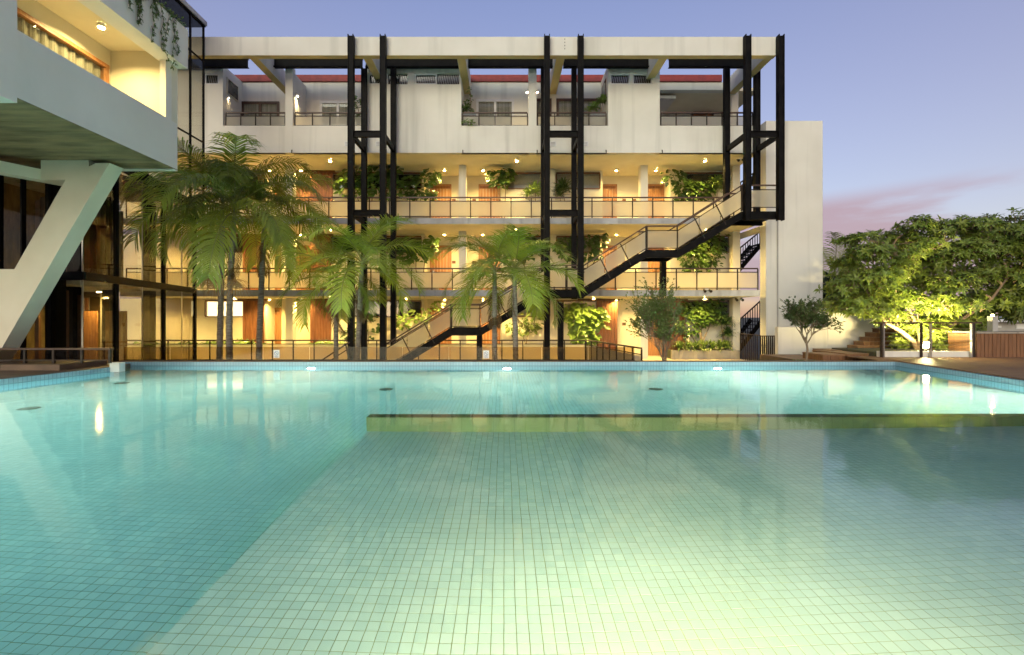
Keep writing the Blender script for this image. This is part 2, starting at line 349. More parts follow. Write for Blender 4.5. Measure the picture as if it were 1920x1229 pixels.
box('corner_block', M['white'], None, XP(213, 11.62), XP(231, 11.62), 11.50, 11.68, -0.02, ZP(680.5, 11.5))
tag(bpy.data.objects['corner_block'], 'small white block on the pool rim at its far left corner', 'pool block')

# divider wall under the water
dv = thing('submerged_divider', (XE, YDIV, SHAL), 'low olive green tiled wall standing just under the water across the pool', 'pool wall')
box('front', M['olive'], dv, XE, 10.42, YDIV, YDIV + DTH, DEEP, DTOP - 0.02)
box('top_slab', M['olived'], dv, XE - 0.004, 10.42, YDIV - 0.004, YDIV + DTH + 0.004, DTOP - 0.02, DTOP)

# tiles: real pieces with open joints; the 300 nearest are objects of their own
def tile_centres(x0, x1, y0, y1, z):
    i0, i1 = math.ceil(x0 / TS), math.floor(x1 / TS); j0, j1 = math.ceil(y0 / TS), math.floor(y1 / TS)
    gx, gy = np.meshgrid((np.arange(i0, i1) + 0.5) * TS, (np.arange(j0, j1) + 0.5) * TS)
    return np.stack([gx.ravel(), gy.ravel(), np.full(gx.size, z)], 1)
sh = tile_centres(XE, 10.4, YN, YDIV, SHAL)
dp = np.concatenate([tile_centres(-10.95, XE, YN, YF, DEEP), tile_centres(XE, 11.1, YDIV + DTH, YF, DEEP)])
H = TS / 2 - 0.0024; TH = 0.0025
tv = np.array([(-H, -H, 0), (H, -H, 0), (H, H, 0), (-H, H, 0), (-H, -H, -TH), (H, -H, -TH), (H, H, -TH), (-H, H, -TH)], float)
tf = np.array([(0, 1, 2, 3), (4, 5, 1, 0), (5, 6, 2, 1), (6, 7, 3, 2), (7, 4, 0, 3)])
def tile_mesh(name, cs):
    n = len(cs); rs = np.random.RandomState(3)
    v = (cs[:, None, :] + tv[None]); v[:, :4, 2] += rs.uniform(-0.0006, 0.0006, (n, 1))
    f = (np.arange(n)[:, None, None] * 8 + tf[None]).reshape(-1)
    me = bpy.data.meshes.new(name); me.vertices.add(n * 8); me.vertices.foreach_set('co', v.reshape(-1))
    me.loops.add(n * 20); me.loops.foreach_set('vertex_index', f.astype(np.int32))
    me.polygons.add(n * 5); me.polygons.foreach_set('loop_start', np.arange(n * 5, dtype=np.int32) * 4)
    me.polygons.foreach_set('loop_total', np.full(n * 5, 4, np.int32)); me.update(); me.validate(); me.shade_flat(); me.materials.append(M['tile']); return me
allc = np.concatenate([sh, dp]); isS = np.arange(len(allc)) < len(sh)
hv = np.where(isS, -SHAL, -DEEP)
vis = (np.abs(allc[:, 0] + 0.02 * allc[:, 1]) < 1.10 * allc[:, 1]) & (allc[:, 1] > 1.88 + 0.757 * hv - 0.03)
vis &= ~((~isS) & (allc[:, 0] > XE - 0.35))
score = np.where(vis, allc[:, 1] - 0.757 * hv, 1e9); pick = np.argsort(score)[:300]
one = bpy.data.meshes.new('tile'); one.from_pydata([tuple(q) for q in tv], [], [tuple(int(k) for k in q) for q in tf]); one.materials.append(M['tile'])
for k in pick: link('tile', one, None, ledge if isS[k] else pool, tuple(float(q) for q in allc[k]))
rest = np.ones(len(allc), bool); rest[pick] = False
tag(link('tile_field', tile_mesh('tile_field', allc[rest & isS]), None, ledge), kind='stuff')
tag(link('tile_field', tile_mesh('tile_field', allc[rest & ~isS]), None, pool), kind='stuff')

# water body (closed)
wp = [(-11.02, YN - 0.05)] + [(x - 0.05, y) for x, y in poolL[1:3]] + [(-10.86, 11.62), (-10.86, YF + 0.04), (11.16, YF + 0.04), (10.46, 9.07), (10.46, YN - 0.05)]
wm = MB(); wm.prism([(x, y, DEEP - 0.05) for x, y in reversed(wp)], (0, 0, 0.05 - DEEP))
wo = wm.build('pool_water', M['water']); tag(wo, kind='structure')

# drain covers on the deep floor
for k, (x, y, lab) in enumerate([(-8.2, 7.85, 'round dark drain cover on the pool floor at the left edge'), (-8.9, 10.6, 'small drain cover on the pool floor near the far left corner'),
                                 (-2.6, 10.04, 'drain cover on the pool floor behind the left end of the divider'), (3.35, 10.04, 'drain cover on the pool floor, right of the middle far pool light')]):
    t = thing('pool_drain', (x, y, DEEP), lab, 'drain', 'drain covers')
    MB().cyl((x, y, DEEP + 0.001), 0.15, 0.012, 20).build('cover', M['olived'], t)
    mb = MB()
    for q in range(-3, 4): mb.box(x - 0.11, x + 0.11, y + q * 0.034 - 0.006, y + q * 0.034 + 0.006, DEEP + 0.014, DEEP + 0.018)
    mb.build('grating', M['metal'], t)

# underwater lamps in the pool walls
def pool_lamp(p, nrm, lab, mat='poollamp', r=0.10):
    p, nrm = Vector(p), (Vector(nrm).normalized() + Vector((0, 0, -0.28))).normalized()      # aimed a little down
    t = thing('pool_light', p, lab, 'pool light', 'underwater lamps in the pool walls')
    a = nrm.orthogonal().normalized(); b = nrm.cross(a); mb = MB(); n = 18; vs = []
    for rr, dd in ((r, 0.028), (r + 0.03, 0.028), (r + 0.03, -0.06), ):
        vs += [p + nrm * (dd + 0.03) + (a * math.cos(2*math.pi*k/n) + b * math.sin(2*math.pi*k/n)) * rr for k in range(n)]
    mb.add(vs, [(q*n + k, q*n + (k+1) % n, (q+1)*n + (k+1) % n, (q+1)*n + k) for q in range(2) for k in range(n)]).build('ring', M['metal'], t)
    MB().disc(p + nrm * 0.052, r, nrm).build('lens', M[mat], t)
for px, lab in ((585, 'lit underwater lamp on the far pool wall, leftmost of three'), (951, 'lit underwater lamp on the far pool wall, middle of three'), (1344, 'lit underwater lamp on the far pool wall, rightmost of three')):
    pool_lamp((XP(px, YF), YF, -0.55), (0, -1, 0), lab)
pool_lamp((-10.36, 8.6, -0.5), (1, -0.07, 0), 'underwater lamp on the left pool wall near the stone coping')
pool_lamp((-10.7, 3.6, -0.5), (1, -0.07, 0), 'underwater lamp on the left pool wall close to the camera')
pool_lamp((10.4, 8.4, -0.5), (-1, 0, 0), 'underwater lamp on the right pool wall by the wooden deck')
pool_lamp((-8.0, YN, -0.6), (0, 1, 0), 'underwater lamp on the near pool wall, left of the ledge', 'poollampD')
pool_lamp((0.95, YN, -0.36), (0, 1, 0), 'underwater lamp on the near pool wall, over the shallow ledge', 'poollampN')

# decks and coping round the pool
dk = MB()
def coping(poly, z0, z1, mb=None): (mb or dk).prism([(x, y, z0) for x, y in poly], (0, 0, z1 - z0))
coping([(-11.0, YF + 0.02), (11.4, YF + 0.02), (11.4, YF + 0.30), (-11.0, YF + 0.30)], RIM, RIM + 0.012)
coping([(-BIG/30, YN - 2.6), (12, YN - 2.6), (12, YN - 0.02), (-BIG/30, YN - 0.02)], -0.6, RIM + 0.012)
tag(dk.build('pool_coping', M['stone']), kind='structure')
lt = MB()
coping([(-30, YN), (-10.98, YN), (-10.38, 9.3), (-10.03, 11.58), (-10.1, 12.3), (-30, 12.3)], -0.6, RIM + 0.012, lt)
tag(lt.build('stone_terrace', M['stone']), kind='structure')
st = thing('terrace_step', (-14, 10.9, 0.13), 'low brown stone step on the left terrace under the glazed rail', 'step')
for q in range(5): box('stone', M['stone'], st, -17.5 + q * 1.40, -16.106 + q * 1.40, 10.75, 12.05, RIM + 0.013, ZP(682, 11.0) + 0.004 * (q % 2))

# right wooden deck, board by board
dkr = thing('wooden_deck', (11, 11, RIM), 'wooden deck along the right side of the pool', 'deck')
dmesh = []
by = 4.0; k = 0
while by < 14.5:
    x0 = 10.52 if by < 9.07 else 10.52 + (by - 9.07) * 0.7 / 3.83
    if by > YF + 0.3: x0 = 10.9
    if by + 0.14 > YF and by < YF + 0.3: x0 = 11.25
    box('board', M['deck'], dkr, x0 - 0.03, 24, by, by + 0.134, RIM + 0.004 + 0.002 * (k % 3), RIM + 0.03 + 0.002 * (k % 3)); by += 0.14; k += 1
box('deck_bed', M['ground'], None, 11.55, 24, 3.9, 14.5, -0.6, RIM); tag(bpy.data.objects['deck_bed'], kind='structure')

# ------------------------------------------------------------------ main building
FR, RR, YB, YC, YW, YD = 17.75, 19.4, 19.6, 21.2, 22.0, 22.8
z1, z2, z3 = HC - 1.965, ZP(544.6, YB), ZP(409.6, YB)          # gallery floors
s1, s2, s3 = ZP(556, YB), ZP(420.5, YB), ZP(287, YB)           # soffits of the three galleries
XL, XR = XP(225, YB), XP(1425, YB)
B = thing('apartment_building', (0, YB, z1), 'four storey white apartment building with open galleries and roof pergola', 'building')
box('gallery_floor', M['floor'], B, XL, XR, YB - 0.25, 25, z1 - 0.25, z1)
box('gallery_slab', M['slab'], B, XL, XR, YB, 23.2, s1 + 0.012, z2)
box('gallery_slab', M['slab'], B, XL, XR, YB, 23.2, s2 + 0.012, z3)
for zz_ in (z2, z3): box('floor_finish', M['floor'], B, XL + 0.02, XR - 0.02, YB + 0.02, 23.1, zz_ + 0.001, zz_ + 0.012)
for s in (s1, s2, s3): box('soffit', M['ceil'], B, XL + 0.01, XR - 0.01, YB + 0.012, 23.1, s, s + 0.012)
# top storey: parapet and blocks
L4 = ZP(213, 20.3) * 0 + 9.1
PT = ZP(236, YB); TOP = ZP(122, YB)
pxs = [225, 418, 549, 653, 685, 865, 1010, 1031, 1140, 1237, 1416]
def wallbox(name, mat, x0, x1, y0, y1, za, zb, par=B): return box(name, mat, par, x0, x1, y0, y1, za, zb)
wallbox('parapet', M['stucco'], XP(418, YB), XP(683, YB), YB, YB + 0.18, s3, PT)
wallbox('parapet', M['stucco'], XP(865, YB), XP(1140, YB), YB, YB + 0.18, s3, PT)
wallbox('parapet', M['stucco'], XP(1237, YB), XP(1425, YB), YB, YB + 0.18, s3, PT)
wallbox('roof_slab', M['slab'], XL, XR - 0.02, YB + 0.2, 23.1, s3 + 0.013, L4)
YR = 21.05
wallbox('back_wall', M['stucco'], XL, XP(1237, YB), YR, YR + 0.2, L4, TOP)
wallbox('roof_cap', M['red'], XL, XP(1352, YR), YR - 0.10, YR + 2.2, TOP + 0.003, ZP(140.5, YR - 0.1))
for a, b in ((225, 418), (685, 865), (1140, 1237)):
    # block with a strip window near its top: wall built round the opening
    xa, xb = XP(a, YB), XP(b, YB)
    spans = {225: [(383, 410)], 685: [(690, 764), (777, 861)], 1140: [(1144, 1182), (1186, 1224)]}[a]
    zt, zb = ZP(137.5, YB), ZP(158.5, YB)
    mb = MB().box(xa, xb, YB - 0.004, YB + 0.2, zt, TOP); mb.box(xa, xb, YB - 0.004, YB + 0.2, s3 - 0.003, zb)
    cur = xa
    for p, q in spans:
        mb.box(cur, XP(p, YB), YB - 0.004, YB + 0.2, zb, zt); cur = XP(q, YB)
    mb.box(cur, xb, YB - 0.004, YB + 0.2, zb, zt)
    mb.box(xa, xa + 0.2, YB + 0.2, YR, s3 + 0.01, TOP).box(xb - 0.2, xb, YB + 0.2, YR, s3 + 0.01, TOP)
    mb.box(xa + 0.2, xb - 0.2, YB + 0.2, YR, TOP - 0.15, TOP - 0.002)
    mb.build('wall_block', M['stucco'], B)
    for p, q in spans:
        wn_ = box('strip_window', M['dark'], B, XP(p, YB), XP(q, YB), YB + 0.12, YB + 0.14, zb, zt)
        f = MB(); x0, x1 = XP(p, YB), XP(q, YB); half = (x0 + x1) / 2
        sash = {225: [(x0, x1)], 685: [(x0, half)], 1140: [((x0, x1))]}[a]
        for u, v in sash:
            f.box(u, v, YB + 0.03, YB + 0.09, zt - 0.06, zt - 0.004).box(u, v, YB + 0.03, YB + 0.09, zb + 0.004, zb + 0.06)
            f.box(u + 0.004, u + 0.06, YB + 0.03, YB + 0.09, zb + 0.06, zt - 0.06).box(v - 0.06, v - 0.004, YB + 0.03, YB + 0.09, zb + 0.06, zt - 0.06)
        f.build('frame', M['upvc'], wn_)
        lv = MB(); n = max(4, int((x1 - x0) / 0.075))
        for i in range(n):
            xx = x0 + (i + 0.5) * (x1 - x0) / n
            lv.bar((xx - 0.05, YB + 0.105, zb + 0.03), (xx + 0.02, YB + 0.105, zt - 0.03), 0.012, 0.008)
        lv.build('louvre', M['metal'], wn_)
# piers between balconies
for px0, px1 in ((535, 549), (991, 1006)):
    wallbox('pier', M['stucco'], XP(px0, YB), XP(px1, YB), YB - 0.006, YB + 0.25, s3 - 0.002, ZP(126, YB))
    wallbox('party_wall', M['stucco'], XP(px0, YB) + 0.06, XP(px1, YB) - 0.06, YB + 0.25, YR, L4, ZP(131, YB))
# right end of the top storey: open loggia
wallbox('loggia_back', M['stucco'], XP(1237, YB), XP(1376, 23.6), 23.6, 23.8, L4, ZP(169, YR) + 0.1)
wallbox('loggia_beam', M['stucco'], XP(1200, YR), XP(1378, YR), YR, YR + 0.3, ZP(169, YR), TOP)
wallbox('loggia_ceiling', M['ceil'], XP(1200, YR), XP(1376, 23.6), YR + 0.3, 23.8, ZP(169, YR) + 0.102, ZP(169, YR) + 0.25)
wallbox('pier', M['cream'], XP(1372, YR), XP(1385, YR), YR + 0.02, YR + 0.34, L4, ZP(169, YR) - 0.003)
wallbox('stair_soffit', M['stucco'], XP(1237, YR), XP(1272, YR), YR + 0.31, 23.4, ZP(179, YR), ZP(173, YR))
dd = wallbox('door', M['dwood'], XP(1297, 23.6), XP(1337, 23.6), 23.52, 23.6, L4, ZP(201, 23.6))
box('door_leaf', M['wood'], dd, XP(1300, 23.5), XP(1334, 23.5), 23.49, 23.52, L4 + 0.02, ZP(203.5, 23.5))
box('vent', M['frame'], B, XP(1340, 23.6), XP(1354, 23.6), 23.57, 23.6, ZP(189, 23.6), ZP(184, 23.6))
# roof pergola
YP = 17.90; RZ0, RZ1 = ZP(104, YP), ZP(69.5, YP)
wallbox('roof_beam', M['stucco'], XP(300, YP), XP(1456, YP), YP, YP + 0.26, RZ0, RZ1)
for px in (470, 686, 864, 1052, 1247, 1450):
    xx = XP(px, YP); wd = 0.17
    if px == 1450: xx -= wd * 0.4
    wallbox('roof_joist', M['stucco'], xx - wd, xx + wd, YP + 0.262, YR - (0.004 if px < 1240 else -0.02), RZ0 + 0.006, RZ1 - 0.006)
    box('joist_warmlit_board', M['warmlit'], B, xx - wd + 0.01, xx + wd - 0.01, YP + 0.27, YR - 0.01, RZ0 + 0.001, RZ0 + 0.005)  # thin added board, its yellow stands in for lamplight from below
box('beam_warmlit_board', M['warmlit'], B, XP(300, YP), XP(1456, YP), YP + 0.01, YP + 0.25, RZ0 - 0.006, RZ0 - 0.001)  # same added board under the front beam, warm light in its colour
ib = [(225, 465), (505, 680), (686, 862), (868, 1046), (1056, 1240), (1254, 1412)]
for a, b in ib:
    x0, x1 = XP(a, RR), XP(b, RR); za, zb = ZP(127, RR), ZP(110, RR); mb = MB()
    mb.box(x0, x1, RR - 0.10, RR + 0.10, zb - 0.025, zb).box(x0, x1, RR - 0.10, RR + 0.10, za, za + 0.025).box(x0, x1, RR - 0.012, RR + 0.012, za + 0.025, zb - 0.025)
    mb.build('steel_beam', M['steel'], B)
# bolts in a row on the roof beam, weep pipes and vents under the parapet
for i in range(4): box('bolt', M['steel'], B, XP(1059, YP) - 0.012, XP(1059, YP) + 0.012, YP - 0.012, YP, ZP(74 + i * 6, YP) - 0.02, ZP(74 + i * 6, YP) + 0.02)
for px in (548, 868, 1007, 1136, 1241): MB().tube([(XP(px, YB), YB + 0.02, s3 + 0.12), (XP(px, YB), YB - 0.05, s3 + 0.10), (XP(px, YB), YB - 0.06, s3 - 0.02)], 0.018, 6).build('weep_pipe', M['steel'], B)
for px in (652, 710, 1037, 1097):
    x0 = XP(px, YB); v = box('vent', M['upvc'], B, x0 - 0.13, x0 + 0.13, YB - 0.02, YB + 0.002, ZP(275, YB), ZP(266, YB))
    for q in range(3): box('slat', M['slab'], v, x0 - 0.10, x0 + 0.10, YB - 0.03, YB - 0.021, ZP(273.5 - 2.6 * q, YB), ZP(272.3 - 2.6 * q, YB))

# windows and doors of the top storey
def window(px0, px1, pyt, kind, par=B, y=YR):
    x0, x1 = XP(px0, y), XP(px1, y); zt, zb = ZP(pyt, y), L4 + 0.05; fm = M['upvc'] if kind == 'white' else M['dwood']; t = 0.11
    f = MB().box(x0, x1, y - 0.06, y, zt - t, zt)
    xs = [x0, (x0 + x1) / 2 - t / 2, x1 - t]
    for q in xs: f.box(q, q + t, y - 0.055, y, zb, zt - t)
    wd = f.build('window', fm, par)
    box('curtain', M['curtain'], wd, x0 + t, x1 - t, y - 0.012, y - 0.004, zb, zt - t)
    for u, v in ((x0 + t, xs[1]), (xs[1] + t, x1 - t)): box('pane', M['pane'], wd, u, v, y - 0.034, y - 0.028, zb, zt - t)
window(453, 524, 191.5, 'dark'); window(600, 668, 190.5, 'white'); window(893, 964, 187.5, 'white'); window(1003, 1034, 186, 'dark'); window(1043, 1132, 186, 'dark')
# lit side window of the left block
xs_ = XP(418, YB)
sw = box('side_window', M['cream'], B, xs_, xs_ + 0.04, YB + 0.25, YB + 1.1, ZP(178, 20), ZP(148, 20))
box('pane', M['dark'], sw, xs_ + 0.04, xs_ + 0.044, YB + 0.31, YB + 1.04, ZP(176.5, 20), ZP(150, 20))
sw = box('side_window', M['frame'], B, XP(1140, YB) - 0.02, XP(1140, YB), YB + 0.35, YB + 1.2, ZP(178, 20), ZP(148, 20))
box('pane', M['dark'], sw, XP(1140, YB) - 0.025, XP(1140, YB) - 0.02, YB + 0.41, YB + 1.14, ZP(176.5, 20), ZP(150, 20))

# railings with frosted panels
_pan = {}
def railing(x0, x1, y, z, h, sp, name='railing', hz=None, gap=0.17, foot=0.08, par=B):
    n = max(1, round((x1 - x0) / sp)); s = (x1 - x0) / n; mb = MB()
    mb.box(x0, x1, y - 0.03, y + 0.03, z + h - 0.055, z + h)
    r = mb.build(name, M['handrail'], par)
    MB().box(x0, x1, y - 0.015, y + 0.015, z + h - gap - 0.03, z + h - gap).build('mid_rail', M['rail'], r)
    MB().box(x0, x1, y - 0.015, y + 0.015, z + foot, z + foot + 0.03).build('bottom_rail', M['rail'], r)
    key = (round(h, 3), 'p'); pmh = MB().box(-0.022, 0.022, -0.02, 0.02, 0, h - 0.056).mesh('post', M['rail']) if key not in _pan else _pan[key]; _pan[key] = pmh
    k2 = (round(h, 3), round(s, 3)); pl = _pan.get(k2) or MB().box(0.026, s - 0.026, -0.005, 0.005, foot + 0.034, h - gap - 0.034).mesh('panel', M['frost']); _pan[k2] = pl
    for i in range(n + 1): link('post', pmh, None, r, (x0 + i * s, y, z))
    for i in range(n): link('panel', pl, None, r, (x0 + i * s, y, z))
    return r
SP = 0.885
railing(XP(235, YB), XP(1098, YB), YB + 0.06, z1, ZP(637.5, YB) - z1, SP)
railing(XP(235, YB), XR - 0.06, YB + 0.06, z2, ZP(502.5, YB) - z2, SP)
railing(XP(235, YB), XP(1415, YB), YB + 0.06, z3, ZP(369, YB) - z3, SP)
h4 = ZP(209, YB) - PT
for a, b in ((420, 534), (550, 684), (866, 990), (1007, 1138), (1239, 1414)): railing(XP(a, YB) + 0.03, XP(b, YB) - 0.02, YB + 0.09, PT, h4, 0.70, gap=0.16, foot=0.02)

# gallery walls, niches, doors, shutters, windows for one level
def ipx(px): return px
segs = [(225, 500), (583, 796), (940, 1130), (1256, 1373)]          # room fronts (pixel columns at YW)
niches = [(500, 583), (796, 940), (1130, 1256)]
cols_ = [542, 867, 1208]
def pplank(name, mat, x0, x1, y0, y1, za, zb, w=0.16, par=B):
    mb = MB(); n = max(2, round((x1 - x0) / w)); s = (x1 - x0) / n
    for i in range(n): mb.box(x0 + i * s + 0.006, x0 + (i + 1) * s - 0.006, y0 + 0.004 * (i % 2), y1, za, zb)
    return mb.build(name, mat, par)
for lv, (zf, zs) in enumerate(((z1, s1), (z2, s2), (z3, s3))):
    for k, (a, b) in enumerate(segs):
        x0, x1 = XP(a, YW), XP(b, YW)
        wt, wb = zs - 0.10, zs - 0.88
        wins = {0: [(385, 457)], 1: [(622, 790)], 2: [(952, 1031), (1043, 1125)], 3: [(1284, 1368)]}[k]
        mb = MB().box(x0, x1, YW, YW + 0.2, zf, wb).box(x0, x1, YW, YW + 0.2, wt, zs); cur = x0
        for p, q in wins: mb.box(cur, XP(p, YW), YW, YW + 0.2, wb, wt); cur = XP(q, YW)
        mb.box(cur, x1, YW, YW + 0.2, wb, wt); mb.build('room_wall', M['cream'], B)
        for p, q in wins:
            u, v = XP(p, YW), XP(q, YW); lit = (k == 0 and lv == 0)
            f = MB().box(u, v, YW - 0.03, YW + 0.06, wt - 0.05, wt + 0.02).box(u, v, YW - 0.03, YW + 0.06, wb - 0.02, wb + 0.03)
            f.box(u - 0.02, u + 0.03, YW - 0.03, YW + 0.06, wb + 0.03, wt - 0.05).box(v - 0.03, v + 0.02, YW - 0.03, YW + 0.06, wb + 0.03, wt - 0.05)
            wd = f.build('window', M['frame'], B)
            if lit: box('curtain', M['litwin'], wd, u + 0.03, v - 0.03, YW + 0.12, YW + 0.13, wb + 0.03, wt - 0.05)
            else: box('blind', M['greyw'] if k == 2 else M['dark'], wd, u + 0.03, v - 0.03, YW + 0.12, YW + 0.13, wb + 0.03, wt - 0.05)
            box('pane', M['pane'], wd, u + 0.03, v - 0.03, YW + 0.03, YW + 0.036, wb + 0.03, wt - 0.05)
    for k, (a, b) in enumerate(niches):
        x0, x1 = XP(a, YW), XP(b, YW); xd0, xd1 = XP(a, YD), XP(b, YD)
        MB().box(x0 - 0.6, x1 + 0.6, YD, YD + 0.2, zf, zs).box(x0 - 0.2, x0, YW + 0.202, YD, zf, zs).box(x1, x1 + 0.2, YW + 0.202, YD, zf, zs).build('niche_wall', M['cream'], B)
        drs = {0: [(501, 525), (556, 580)], 1: [(809, 844), (900, 935)], 2: [(1131, 1154), (1215, 1243)]}[k]
        if lv == 0 and k == 0: drs = [(501, 525)]
        if lv == 0 and k == 2: drs = [(1215, 1243)]
        for di, (p, q) in enumerate(drs):
            u, v = XP(p, YD), XP(q, YD); zt = zs - 0.52
            fr = MB().box(u - 0.07, u, YD - 0.05, YD, zf, zt + 0.09).box(v, v + 0.07, YD - 0.05, YD, zf, zt + 0.09).box(u, v, YD - 0.05, YD, zt, zt + 0.09)
            dr = pplank('door', M['door'], u, v, YD - 0.035, YD - 0.002, zf + 0.02, zt - 0.13)
            fr.build('door_frame', M['door'], dr)
            box('lintel_panel', M['wood'], dr, u, v, YD - 0.03, YD - 0.004, zt - 0.125, zt - 0.003)
            hx = u + 0.10 if di == 0 else v - 0.10
            mb = MB().box(hx - 0.03, hx + 0.03, YD - 0.055, YD - 0.035, zf + 0.92, zf + 1.16).box(hx - 0.012, hx + 0.10, YD - 0.085, YD - 0.06, zf + 1.0, zf + 1.025)
            mb.build('lock', M['metal'], dr)
        for px in {0: (553, 574), 1: (851, 889), 2: (1170, 1189)}[k]:
            c = XP(px, YD); box('number_plate', M['plate'], B, c - 0.09, c + 0.09, YD - 0.02, YD - 0.002, zf + 1.52, zf + 1.66)
    for px in cols_ + [1381]:
        c = XP(px, YC); box('column', M['stucco'] if px != 1381 else M['cream'], B, c - 0.17, c + 0.17, YC, YC + 0.35, zf, zs - 0.002)
    if lv == 2:
        c = XP(1037, YC); box('column', M['cream'], B, c - 0.15, c + 0.15, YW - 0.3, YW - 0.004, zf, zs - 0.002)
    # wooden shutters hung on a top track
    sh_ = {0: [(457, 497), (583, 622), (1118, 1157), (1242, 1284)], 1: [(457, 497), (583, 622)], 2: [(457, 497), (583, 625)]}[lv]
    for p, q in sh_:
        t = pplank('shutter', M['wood'], XP(p, YW), XP(q, YW), YW - 0.10, YW - 0.05, zf + 0.03, zs - 0.11, 0.15)
        box('track', M['frame'], t, XP(p, YW) - 0.9, XP(q, YW) + 0.1, YW - 0.12, YW - 0.035, zs - 0.105, zs - 0.02)
# building end: stair tower fin wall and pipe
tw = thing('stair_tower', (XP(1490, YB), YB, z1), 'tall plain white end wall of the building beside the black gate', 'building')
box('wall', M['stucco'], tw, XP(1435, YB), XP(1541, YB), YB - 0.05, 20.0, z1, ZP(228, YB))
MB().tube([(XP(1456, YB), YB - 0.08, z1), (XP(1456, YB), YB - 0.08, ZP(415, YB))], 0.03, 8).build('pipe', M['greyw'], tw)
box('ceiling_slab', M['ceil'], B, XP(1388, 22.0), XP(1434, YB), 20.02, 22.5, s2 - 0.25, s2 - 0.02)

# number sign and cameras
def spotlight(p, lab):
    t = thing('security_light', p, lab, 'spotlight', 'twin spotlights on the gallery')
    p = Vector(p); box('bracket', M['white'], t, p.x - 0.06, p.x + 0.06, p.y - 0.02, p.y + 0.1, p.z + 0.06, p.z + 0.10)
    for s in (-1, 1): MB().tube([p + Vector((s * 0.11, 0.03, 0.05)), p + Vector((s * 0.13, -0.12, -0.03))], [0.045, 0.06], 10).build('head', M['dark'], t)
spotlight((XP(1384, 20.4), 20.35, s1 - 0.12), 'twin spotlight under the lowest slab by the black stair')
spotlight((XP(1388, 20.0), 20.0, s3 - 0.2), 'twin spotlight under the white parapet at the right end')
spotlight((XP(1326, 19.5), 19.52, ZP(546, 19.5)), 'twin spotlight on the front edge of the lowest slab')

# downlights
def downlight(x, y, zs, lab, mat='lamp', r=0.055, deep=0.066):
    t = thing('ceiling_downlight', (x, y, zs), lab, 'ceiling lamp', 'gallery ceiling lamps')
    MB().lathe((x, y, zs), [(r + 0.004, -0.01), (r + 0.004, -0.10), (r + 0.02, -0.10), (r + 0.02, -0.001)]).build('can', M['white'], t)
    MB().disc((x, y, zs - deep), r + 0.003, (0, 0, -1), 16).build('lens', M[mat], t)
LVN = ('ground floor', 'second storey', 'third storey'); ORD = ('leftmost', 'second', 'third', 'fourth', 'fifth', 'sixth', 'seventh', 'eighth', 'ninth')
for lv, zs in enumerate((s1, s2, s3)):
    for i, px in enumerate((270, 440, 618, 761, 969, 1113, 1322) if lv == 0 else (270, 440, 619, 969, 1322)):
        downlight(XP(px, 20.4), 20.4, zs, f'{ORD[i]} lamp from the left along the {LVN[lv]} gallery ceiling, outer row', deep=(0.066, 0.066, 0.05)[lv])
    for i, px in enumerate((512, 570, 835, 906, 1153, 1226)):
        downlight(XP(px, 22.0), 21.7, zs, f'{ORD[i]} lamp from the left in the {LVN[lv]} door niches', 'lampN', 0.05, (0.066, 0.066, 0.054)[lv])
def sconce(px, py, y, side, lab):
    p = P(px, py, y); t = thing('wall_spotlight', p, lab, 'wall lamp', 'top storey wall lamps')
    MB().tube([p + Vector((side * 0.10, 0, 0.16)), p + Vector((0, 0, 0.12)), p + Vector((0, 0, 0.03))], 0.014, 6).build('arm', M['metal'], t)
    MB().lathe(p, [(0.043, 0.11), (0.043, 0), (0.05, 0), (0.05, 0.12), (0.001, 0.12)], 12).build('head', M['white'], t)
    MB().disc(p + Vector((0, 0, 0.05)), 0.042, (0, 0, -1), 12).build('lens', M['sconce'], t)
sconce(428, 184, 20.0, -1, 'wall spotlight under the lit side window, top storey left')
sconce(558, 181, 20.0, -1, 'wall spotlight on the pier of the second top balcony')
sconce(988, 174, 20.1, 1, 'wall spotlight left of the pier behind the middle steel frame')
sconce(1007.5, 174, 20.1, -1, 'wall spotlight right of the pier behind the middle steel frame')

